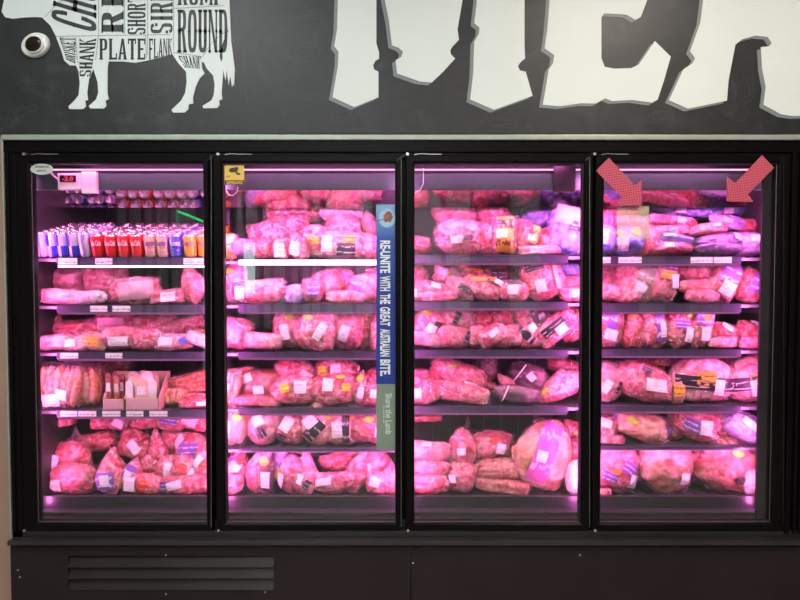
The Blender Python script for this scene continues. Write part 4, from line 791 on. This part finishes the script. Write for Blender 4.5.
for (bi, si), rows in sorted(ITEMS.items()):
    fr = sorted([r for r in rows if r[7] < .55], key=lambda r: r[2]); bk = sorted([r for r in rows if r[7] >= .55], key=lambda r: r[2])
    zt_ = SZ.get((bi, si))
    if si == 5: zt_ = zdk + .004
    elif zt_ is None: zt_ = Z(429.5, SFY + .2)
    for r in rows:
        kind, colr, cx, cy, w, h, roll, row, feats = r[:9]; words = r[9] if len(r) > 9 else None; tail = r[10] if len(r) > 10 else 0
        SD += 1; random.seed(SD * 13 + 5)
        yc0 = SFY + .012 + row * .115
        sc = F / (yc0 + .03 + 2.48)
        W, H = w / sc * 1.12, h / sc * 1.13
        D = max(.035, min(.13, min(W, H) * {'S': 1.3, 'T': 1.6, 'P': .8, 'R': .85, 'D': .8, 'L': .8}.get(kind, .7)))
        if row == 0: D = min(D, .11)
        if si == 0 and row < .4 and bi > 0: D = .2 if (H < .1 or kind in 'SB') and not (bi == 2 and cx > 560) else .15
        yc = yc0 + D * .55
        ctr = P(cx, cy, yc0 + D * .2)
        rm = Matrix.Rotation(R(random.uniform(-14, 14)), 3, 'Z') @ Matrix.Rotation(-R(roll), 3, 'Y') @ Matrix.Rotation(R(random.uniform(-12, 3)), 3, 'X')
        body = pack_mesh(kind, W, D, H, SD); 
        for v in body.verts: v.co = Vector((v.co.x, v.co.y, v.co.z))
        parts = []
        fm = film_mesh(kind, W, D, H, SD, tail)
        fm.verts.ensure_lookup_table(); bvh = BVHTree.FromBMesh(fm)
        for ft in feats.split():
            k_, _, a_ = ft.partition(':'); u, v, dw, dh, dr = DEFS[k_] if not a_ else tuple(float(q) for q in a_.split(','))
            mt, pn, pw = FE[k_]
            db = decal(bvh, W, H, D, u, v, dw / sc * 1.04, dh / sc * 1.04, R(dr), 'oval' if k_ in 'YNOEUd' else 'rect', off=.0035 if k_ in 'tYNOEUqd' else .002)
            if db: parts.append((pn, db, M[mt], pw))
        # bake the pose; find the lowest point
        zmin = 1e9
        for b_ in [body, fm] + [q[1] for q in parts]:
            for v in b_.verts: v.co = rm @ v.co
        zmin = min(v.co.z for v in body.verts); ymin = min(v.co.y for v in fm.verts)
        z = ctr.z
        yy = max(yc, SFY + .008 - ymin)
        bot = z + zmin
        if si == 4 and bi in (0, 2): zs_ = zt_
        else: zs_ = zt_
        if bot < zs_ + .022 or row == 0 and bot < zs_ + .03: z = zs_ - zmin + .0045
        lst = bk if row >= .55 else fr; idx = [q is r for q in lst].index(True)
        od = ['first', 'second', 'third', 'fourth', 'fifth', 'sixth', 'seventh', 'eighth', 'ninth', 'tenth', 'eleventh', 'twelfth', 'thirteenth', 'fourteenth', 'fifteenth', 'sixteenth', 'seventeenth', 'eighteenth', 'nineteenth'][idx]
        desc = (words or KW[kind][0].format(c=COLW[colr]))
        fx = [q[3] for q in parts]
        if fx and not words: desc += ' with ' + fx[0]
        loc_ = f'{od} from left {"at back" if row >= .55 else "at front"}, {SHN[si]} shelf, {DNAME[bi]} door' if si != 5 else f'{od} from left {"at back" if row >= .55 else "at front"}, case bottom, {DNAME[bi]} door'
        lab = desc + ', ' + loc_
        if len(lab.split()) > 16 and not words: lab = KW[kind][0].format(c=COLW[colr]) + ', ' + loc_
        if len(lab.split()) > 16: lab = desc + f', {od} from left, {SHN[si]} shelf, {DNAME[bi]} door'
        root = empty(KW[kind][1], (ctr.x, yy, z + zmin), lab, CATW[kind], f'packs on the {SHN[si]} shelf behind the {DNAME[bi]} door')
        def addp(name, b_, mat, sm):
            me = bpy.data.meshes.new(name); bmesh.ops.translate(b_, verts=b_.verts, vec=(0, 0, -zmin)); b_.to_mesh(me); b_.free(); me.materials.append(mat)
            if sm: me.polygons.foreach_set('use_smooth', [True] * len(me.polygons))
            return link(bpy.data.objects.new(name, me), root)
        bo = addp('bag_print' if kind == 'B' else 'meat', body, M[colr], True)
        if kind == 'G': pass
        addp('plastic_film', fm, M['film'], False)
        for pn, db, mt, pw in parts: addp(pn, db, mt, True)['label'] = pw
        if colr == 'purple':     # white tie over the dark roast
            b_ = bmesh.new(); pts = []
            for i in range(9):
                t = -1 + i / 4; x_ = (-.25 + .06 * t) * W; hh = bvh.ray_cast(Vector((x_, -1, t * H * .42)), Vector((0, 1, 0)))
                if hh[0] is not None: pts.append(rm @ (hh[0] + Vector((0, -.004, 0))))
            tube(b_, pts, .003, 6); addp('string', b_, M['wprint'], True)['label'] = 'white tie'
# display cartons of snack packs (first door, fourth shelf)
zs = SZ[(0, 3)] + .003
def carton(px0, px1, front_top, back_top, label, side_px=None):
    y0, y1 = SFY + .012, SFY + .15
    x0, x1 = X(px0, y0), X(px1, y0); zf, zb_ = Z(front_top, y0), Z(back_top, y1)
    t = .0025
    e = empty('display_carton', ((x0 + x1) / 2, (y0 + y1) / 2, zs), label, 'carton', 'snack cartons on the fourth shelf')
    b = bmesh.new(); box(b, x0, x1, y0, y1, zs, zs + t); box(b, x0, x1, y0, y0 + t, zs, zf); box(b, x0, x1, y1 - t, y1, zs, zb_)
    mk('tray', b, M['carton'], e)
    for xx in (x0, x1 - t):
        b = bmesh.new(); vs = []
        for dx in (0, t):
            vs.append([b.verts.new((xx + dx, y, z)) for y, z in ((y0, zs), (y1, zs), (y1, zb_), (y1 - .03, zb_), (y0, zf))])
        b.faces.new(vs[0]); b.faces.new(vs[1][::-1])
        for j in range(5): b.faces.new((vs[0][j], vs[0][(j + 1) % 5], vs[1][(j + 1) % 5], vs[1][j]))
        bmesh.ops.recalc_face_normals(b, faces=b.faces); mk('side_flap', b, M['carton'], e)
    b = bmesh.new(); uvl = b.loops.layers.uv.new('UVMap')
    f = b.faces.new([b.verts.new(c) for c in ((x0 + .006, y0 - .0008, zs + .006), (x1 - .006, y0 - .0008, zs + .006), (x1 - .006, y0 - .0008, zf - .004), (x0 + .006, y0 - .0008, zf - .004))])
    for lp, q in zip(f.loops, ((0, 0), (1, 0), (1, 1), (0, 1))): lp[uvl].uv = q
    mk('front_print', b, M['card'], e)
    return x0, x1, y0, y1
def snack(px, py_top, y, w, label, mat):
    x = X(px, y); z1 = Z(py_top, y); hw = w / 2
    e = empty('snack_pack', (x, y, zs + .004), label, 'snack pack', 'snack packs in the cartons')
    b = bmesh.new(); pts = [(-hw, 0), (hw, 0)] + [(hw * math.cos(a * math.pi / 10), (z1 - zs) - hw + hw * math.sin(a * math.pi / 10)) for a in range(11)]
    prism(b, [(x + a, zs + .004 + c_) for a, c_ in pts], y - .006, y + .006); mk('pouch', b, mat, e)
    b = bmesh.new(); uvl = b.loops.layers.uv.new('UVMap'); zc = zs + (z1 - zs) * .62
    f = b.faces.new([b.verts.new(c) for c in ((x - hw * .75, y - .0068, zc - .018), (x + hw * .75, y - .0068, zc - .018), (x + hw * .7, y - .0068, zc + .02), (x - hw * .7, y - .0068, zc + .02))])
    for lp, q in zip(f.loops, ((0, 0), (1, 0), (1, 1), (0, 1))): lp[uvl].uv = q
    mk('pouch_label', b, M['tag'], e)
carton(101.5, 123, 399, 371, 'kraft carton of snack sticks, left of the pair beside the sausages')
carton(124.5, 158, 398, 371, 'wider kraft carton of stacked snack pouches, right of the pair')
for k_, (px, pt) in enumerate(((108, 374), (116, 376), (121, 375))): snack(px, pt, SFY + .05 + .03 * k_, .024, ['upright snack stick at the left front of the narrow carton', 'middle snack stick in the narrow carton', 'rear snack stick in the narrow carton'][k_], M['brown'])
for k_, (px, pt, dy) in enumerate(((129, 381, .03), (141, 379, .028), (150, 380, .045), (136, 374, .075), (147, 372, .07), (153, 374, .095), (133, 372, .115), (143, 371, .12))):
    snack(px, pt, SFY + dy, .05 if k_ != 0 else .03, ['slim white snack pouch at the front left of the wide carton', 'front centre pouch with arched label in the wide carton', 'front right pouch in the wide carton', 'second row left pouch in the wide carton', 'second row middle pouch in the wide carton', 'second row right pouch in the wide carton', 'rear left pouch in the wide carton', 'rear right pouch in the wide carton'][k_], M['carton'] if k_ % 2 else M['white_pl'])
# ------------------------------------------------------------------ stickers on the doors
GY = -.0008; PY_ = DY - .0015
M['arrow'] = None
def arrow_mat():
    m, n, l, o = nm('red_gingham_paper'); b = n.new('ShaderNodeBsdfPrincipled'); b.inputs['Roughness'].default_value = .7
    tc = n.new('ShaderNodeTexCoord'); mp = n.new('ShaderNodeMapping'); mp.inputs['Rotation'].default_value = (0, R(8), 0); l.new(tc.outputs['Object'], mp.inputs[0])
    outs = []
    for dr, s in (('X', 32), ('Z', 32)):
        w = n.new('ShaderNodeTexWave'); w.bands_direction = dr; w.inputs['Scale'].default_value = s; w.inputs['Distortion'].default_value = 0; l.new(mp.outputs[0], w.inputs['Vector']); outs.append(w)
    mx = n.new('ShaderNodeMath'); mx.operation = 'MAXIMUM'; l.new(outs[0].outputs['Fac'], mx.inputs[0]); l.new(outs[1].outputs['Fac'], mx.inputs[1])
    r = ramp(n, [(.5, (.36, .015, .05)), (.95, (.62, .11, .17))]); l.new(mx.outputs[0], r.inputs[0]); l.new(r.outputs[0], b.inputs['Base Color'])
    l.new(b.outputs[0], o.inputs[0]); return m
M['arrow'] = arrow_mat()
def cutout(name, pts, y, mat, label, cat, th=.0008, parent=None, group=None):
    q = [P(a, b, y) for a, b in pts]; b_ = bmesh.new(); prism(b_, [(v.x, v.z) for v in q], y - th, y)
    if parent is not None: return mk(name, b_, mat, parent)
    c = sum(q, Vector()) / len(q); o = mk(name, b_, mat, org=(c.x, y, c.z)); return tag(o, label, cat, group)
cutout('arrow_sticker', [(608.8,157.8),(595.9,170.6),(622.5,198.1),(615,205.5),(641.3,205.5),(641.8,179.8),(634.5,185.3)], DY - .0005, M['arrow'], 'red checked paper arrow pointing down right at the fourth door corner', 'sticker', group='paper arrows on the fourth door')
cutout('arrow_sticker', [(762,155),(774,167.8),(747.9,194.4),(753.4,201.8),(726.8,201.2),(726.8,176.7),(735,183.4)], DY - .0005, M['arrow'], 'red checked paper arrow pointing down left near the right edge', 'sticker', group='paper arrows on the fourth door')
def reflection_mat():
    m, n, l, o = nm('painted_reflection'); tr = n.new('ShaderNodeBsdfTransparent'); df = n.new('ShaderNodeBsdfDiffuse'); df.inputs[0].default_value = (.8, .72, .5, 1)
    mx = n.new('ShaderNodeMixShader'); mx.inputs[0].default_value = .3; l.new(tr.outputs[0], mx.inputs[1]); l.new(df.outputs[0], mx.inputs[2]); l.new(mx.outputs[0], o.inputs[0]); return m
cutout('reflection_patch', [(617,206),(649,206),(649,239),(634,240),(617,238)], GY, reflection_mat(), 'pale yellowish reflection painted as a see-through patch on the glass under the left arrow', 'reflection')  # pale reflection in the glass, put in as a tinted see-through cutout
# camera warning sticker
M['warn'] = plain('warning_yellow', (.78, .47, .07), .5, 0, .03); M['inkb'] = plain('sticker_ink', (.02, .018, .01), .5)
ws = cutout('warning_sticker', [(224.5,165.2),(244.2,165.2),(244.2,184.7),(224.5,184.7)], GY, M['warn'], 'small yellow camera warning sticker at the second door corner', 'sticker')
def onto(parent, y, mat, name='print'):
    return bmesh.new()
def pfn(x0, y0, x1, y1, yy):
    def fn(u, v): q = P(x0 + (x1 - x0) * u, y1 - (y1 - y0) * v, yy); return q
    return fn
bm = bmesh.new(); yy = GY - .0014
def poly(bm, pts, y):
    bm.faces.new([bm.verts.new(P(a, b, y)) for a, b in pts])
poly(bm, [(228.5,171),(230,168.3),(237.5,166.8),(238.5,169.5),(236,172.2),(231,172.5)], yy); poly(bm, [(235.5,172),(237.2,171.5),(238.2,173.6),(240,172.5),(240.3,175),(236.8,174.8)], yy)
poly(bm, [(224.7,180.2),(244,180.2),(244,184.6),(224.7,184.6)], yy)
text(bm, 'WARNING', pfn(226, 175.5, 230, 177.6, yy))
mk('camera_print', bm, M['inkb'], ws)
bm = bmesh.new(); text(bm, 'SURVEILLANCE', pfn(226.5, 181, 242.5, 184, yy - .0004), .03); mk('lettering', bm, M['warn'], ws)
# oval sticker
oc = P(41.8, 169.2, DY - .001)
bm = bmesh.new(); disc(bm, oc, [(1, DY), (1, DY - .0012), (.98, DY - .0014)], .045, .0215); ov = tag(mk('oval_badge', bm, plain('badge_grey', (.6, .6, .54), .35, .2), org=oc), 'oval pale grey maker badge at the top left corner of the first door', 'badge')
bm = bmesh.new(); text(bm, 'REFRIGERATION', pfn(35, 165.8, 49, 167.8, DY - .0022), .02); text(bm, 'SERVICE', pfn(37, 170, 46, 171.4, DY - .0022), .02); mk('lettering', bm, M['inkb'], ov)
# banner
def banner_mat():
    m, n, l, o = nm('blue_banner_print'); b = n.new('ShaderNodeBsdfPrincipled'); b.inputs['Roughness'].default_value = .45
    tc = n.new('ShaderNodeTexCoord'); s = n.new('ShaderNodeSeparateXYZ'); l.new(tc.outputs['Object'], s.inputs[0])
    mr = n.new('ShaderNodeMapRange'); mr.inputs['From Min'].default_value = -.5; mr.inputs['From Max'].default_value = .5; l.new(s.outputs['Z'], mr.inputs['Value'])
    r = ramp(n, [(.0, (.012, .035, .26)), (.62, (.012, .035, .27)), (.86, (.03, .09, .38)), (.98, (.2, .38, .62))]); l.new(mr.outputs[0], r.inputs[0]); l.new(r.outputs[0], b.inputs['Base Color'])
    l.new(b.outputs[0], o.inputs[0]); return m
bc = P(386, 327, GY)
bn = cutout('lamb_banner', [(376.2,204.5),(396.3,204.5),(396.3,450),(376.2,450)], GY - .0008, banner_mat(), 'tall narrow blue and sage lamb banner stuck on the second door', 'banner')
cutout('green_panel', [(376.2,384),(396.3,384),(396.3,450),(376.2,450)], GY - .0017, plain('sage_print', (.2, .27, .2), .5, 0, .05, 10), '', '', .0004, bn)
bm = bmesh.new(); q = P(387, 218, GY - .002)
disc(bm, q, [(1, q.y), (.98, q.y - .0002)], .034, .038, 24); mk('glow_patch', bm, plain('pale_blue_print', (.32, .5, .68), .5, 0, .12, 40), bn)
bm = bmesh.new(); poly(bm, [(384,221),(383.5,215.5),(386,212.5),(389,211),(391.5,213),(393,217),(391.5,221),(389.5,223),(388,221),(386,222.5)], GY - .0026); poly(bm, [(377,220.5),(384.5,218.6),(384.5,219.6),(377,221.5)], GY - .0026); mk('lamb_chop_picture', bm, plain('chop_print', (.26, .09, .06), .5, 0, .5, 60), bn)
def vtext(s, x0, x1, ya, yb_, y, mat, bold, name):
    b_ = bmesh.new()
    def fn(u, v): return P(x0 + (x1 - x0) * v, ya + (yb_ - ya) * u, y)     # reads downwards, letter tops to the right
    text(b_, s, fn, bold); return mk(name, b_, mat, bn)
M['bw'] = plain('banner_white', (.75, .78, .8), .5)
for wd, a, b in (('RE-UNITE', 240.5, 273), ('WITH', 276, 291), ('THE', 294, 304), ('GREAT', 307, 326), ('AUSTRALIAN', 329, 356.5), ('BITE.', 359.5, 376)): vtext(wd, 380, 390.2, a, b, GY - .0026, M['bw'], .035, 'slogan_lettering')
vtext('Share the Lamb', 385.5, 392, 393.5, 434, GY - .0026, M['bw'], 0, 'slogan_lettering'); vtext('WE LOVE OUR LAMB', 383, 384.4, 405, 423, GY - .0026, M['bw'], 0, 'small_lettering')
# thermostat display hanging from the canopy, first door
yt = .085
th = empty('thermostat_display', (X(72, yt), yt, Z(190, yt)), 'pale plastic temperature display with red digits behind the first door', 'display')
bm = bmesh.new(); box(bm, X(60.5, yt), X(83.5, yt), yt - .0, yt + .03, Z(189.5, yt), Z(173, yt), .004); box(bm, X(83, yt), X(98, yt), yt + .008, yt + .03, Z(193, yt), Z(171, yt), .003); mk('housing', bm, M['white_pl'], th)
bm = bmesh.new(); box(bm, X(63, yt), X(79, yt), yt - .002, yt + .001, Z(182, yt), Z(175.5, yt), .001); mk('screen', bm, M['lens'], th)
bm = bmesh.new(); text(bm, '-2.0', lambda u, v: (X(65.5 + 11 * u, yt), yt - .0028, Z(181 - 4.4 * v, yt)), .03); mk('digits', bm, emis('red_digits', (1, .03, .12), 1.5), th)
bm = bmesh.new(); tube(bm, [P(50, 172, .1), P(54, 176, .1), P(58, 179, .1), P(61, 186, .1)], .004); tag(mk('cable', bm, M['white_pl'], th), None)
bm = bmesh.new(); box(bm, X(552, .1), X(574, .1), .095, .112, Z(192, .1), Z(166, .1), .003); tag(mk('junction_box', bm, M['case_in'], org=(X(563, .1), .1, Z(192, .1))), 'small grey electrical box under the roof behind the third door', 'electrical box')
bm = bmesh.new(); tube(bm, [P(423.5, 168, .09), P(423.3, 184, .09), P(420, 190, .09), P(414, 193, .09)], .0017); tag(mk('hanging_wire', bm, M['wprint'], org=P(420, 180, .09)), 'thin white hanging wire at the top left behind the third door', 'wire')
bm = bmesh.new(); tube(bm, [P(226, 190, .09), P(229, 195, .09), P(233, 195.5, .09), P(237, 192, .09), P(238, 187, .09)], .0017); tag(mk('hanging_wire', bm, M['wprint'], org=P(232, 192, .09)), 'thin looped white wire at the top left behind the second door', 'wire')
# ------------------------------------------------------------------ the shop behind the camera, seen mirrored in the glass
RY = 5.0
def RP(px, py, Y=RY): q = P(px, py, Y); return Vector((q.x, -Y, q.z))
M['slat_l'] = plain('light_slat', (.7, .72, .72), .6); M['slat_d'] = plain('dark_slat', (.03, .03, .035), .6)
blind = empty('vertical_blind', (RP(300, 300).x, -RY, 0), 'grey vertical slat screen across the aisle, mirrored in the glass', 'screen')
for k_, (a, b, mt) in enumerate(((118, 127, 'l'), (131, 141, 'l'), (146, 152, 'l'), (157, 168, 'l'), (172, 196, 'l'), (238, 243, 'l'), (247, 258, 'l'), (264, 270, 'l'), (274, 285, 'l'), (292, 297, 'l'), (303, 309, 'l'), (312, 320, 'l'), (326, 352, 'l'), (356, 372, 'l'), (412, 441, 'l'), (446, 470, 'l'), (510, 540, 'l'), (640, 665, 'l'), (690, 720, 'l'))):
    if mt == 'l': bm = bmesh.new(); box(bm, RP(a, 300).x, RP(b, 300).x, -RY - .02, -RY, .9, 2.55); mk('slat', bm, M['slat_l'], blind)
wl_ = empty('shop_window', (RP(250, 270).x, -RY + .05, RP(250, 292).z), 'bright narrow daylight pane across the aisle, mirrored in the second door', 'window')
a, b = RP(245, 293), RP(256, 243); bm = bmesh.new(); box(bm, a.x, b.x, -RY + .03, -RY + .04, a.z, b.z); mk('pane', bm, emis('daylight_pane', (.75, 1, .98), 5), wl_)
bm = bmesh.new(); ring(bm, a.x - .04, b.x + .04, a.z - .04, b.z + .04, [(0, -RY + .02), (0, -RY + .06), (.04, -RY + .06), (.04, -RY + .02)]); mk('window_frame', bm, M['white_pl'], wl_)
gn = empty('green_light_frame', (RP(190, 300).x, -4.0, RP(190, 420, 4).z), 'thin green glowing frame across the aisle, mirrored in the first door', 'light')
M['neon'] = emis('green_neon', (.02, 1, .25), 7); M['neon2'] = emis('green_neon_dim', (.2, .8, .55), 2.0)
bm = bmesh.new(); tube(bm, [RP(177, 211, 4), RP(202, 221, 4), RP(209, 221, 4)], .011, 6); mk('green_tube', bm, M['neon'], gn)
for pp in ([(177, 212), (177, 228)], [(179.3, 213), (179.3, 228)], [(203.5, 222), (203.5, 330)], [(204, 335), (204, 372)]):
    bm = bmesh.new(); tube(bm, [RP(*pp[0], 4), RP(*pp[1], 4)], .006, 6); mk('green_tube', bm, M['neon2'], gn)
# ------------------------------------------------------------------ world + view
w = bpy.data.worlds.new('world'); bpy.context.scene.world = w; w.use_nodes = True
w.node_tree.nodes['Background'].inputs[0].default_value = (.5, .52, .55, 1); w.node_tree.nodes['Background'].inputs[1].default_value = .3
sc_ = bpy.context.scene
sc_.view_settings.view_transform = 'Standard'; sc_.view_settings.look = 'None'; sc_.view_settings.gamma = 1; sc_.view_settings.use_curve_mapping = False
sc_.view_settings.exposure = 0.0
sc_.cycles.use_denoising = True; sc_.cycles.transparent_max_bounces = 24; sc_.cycles.max_bounces = 6; sc_.cycles.diffuse_bounces = 3; sc_.cycles.glossy_bounces = 4
sc_.cycles.sample_clamp_indirect = 4; sc_.cycles.caustics_reflective = False; sc_.cycles.caustics_refractive = False
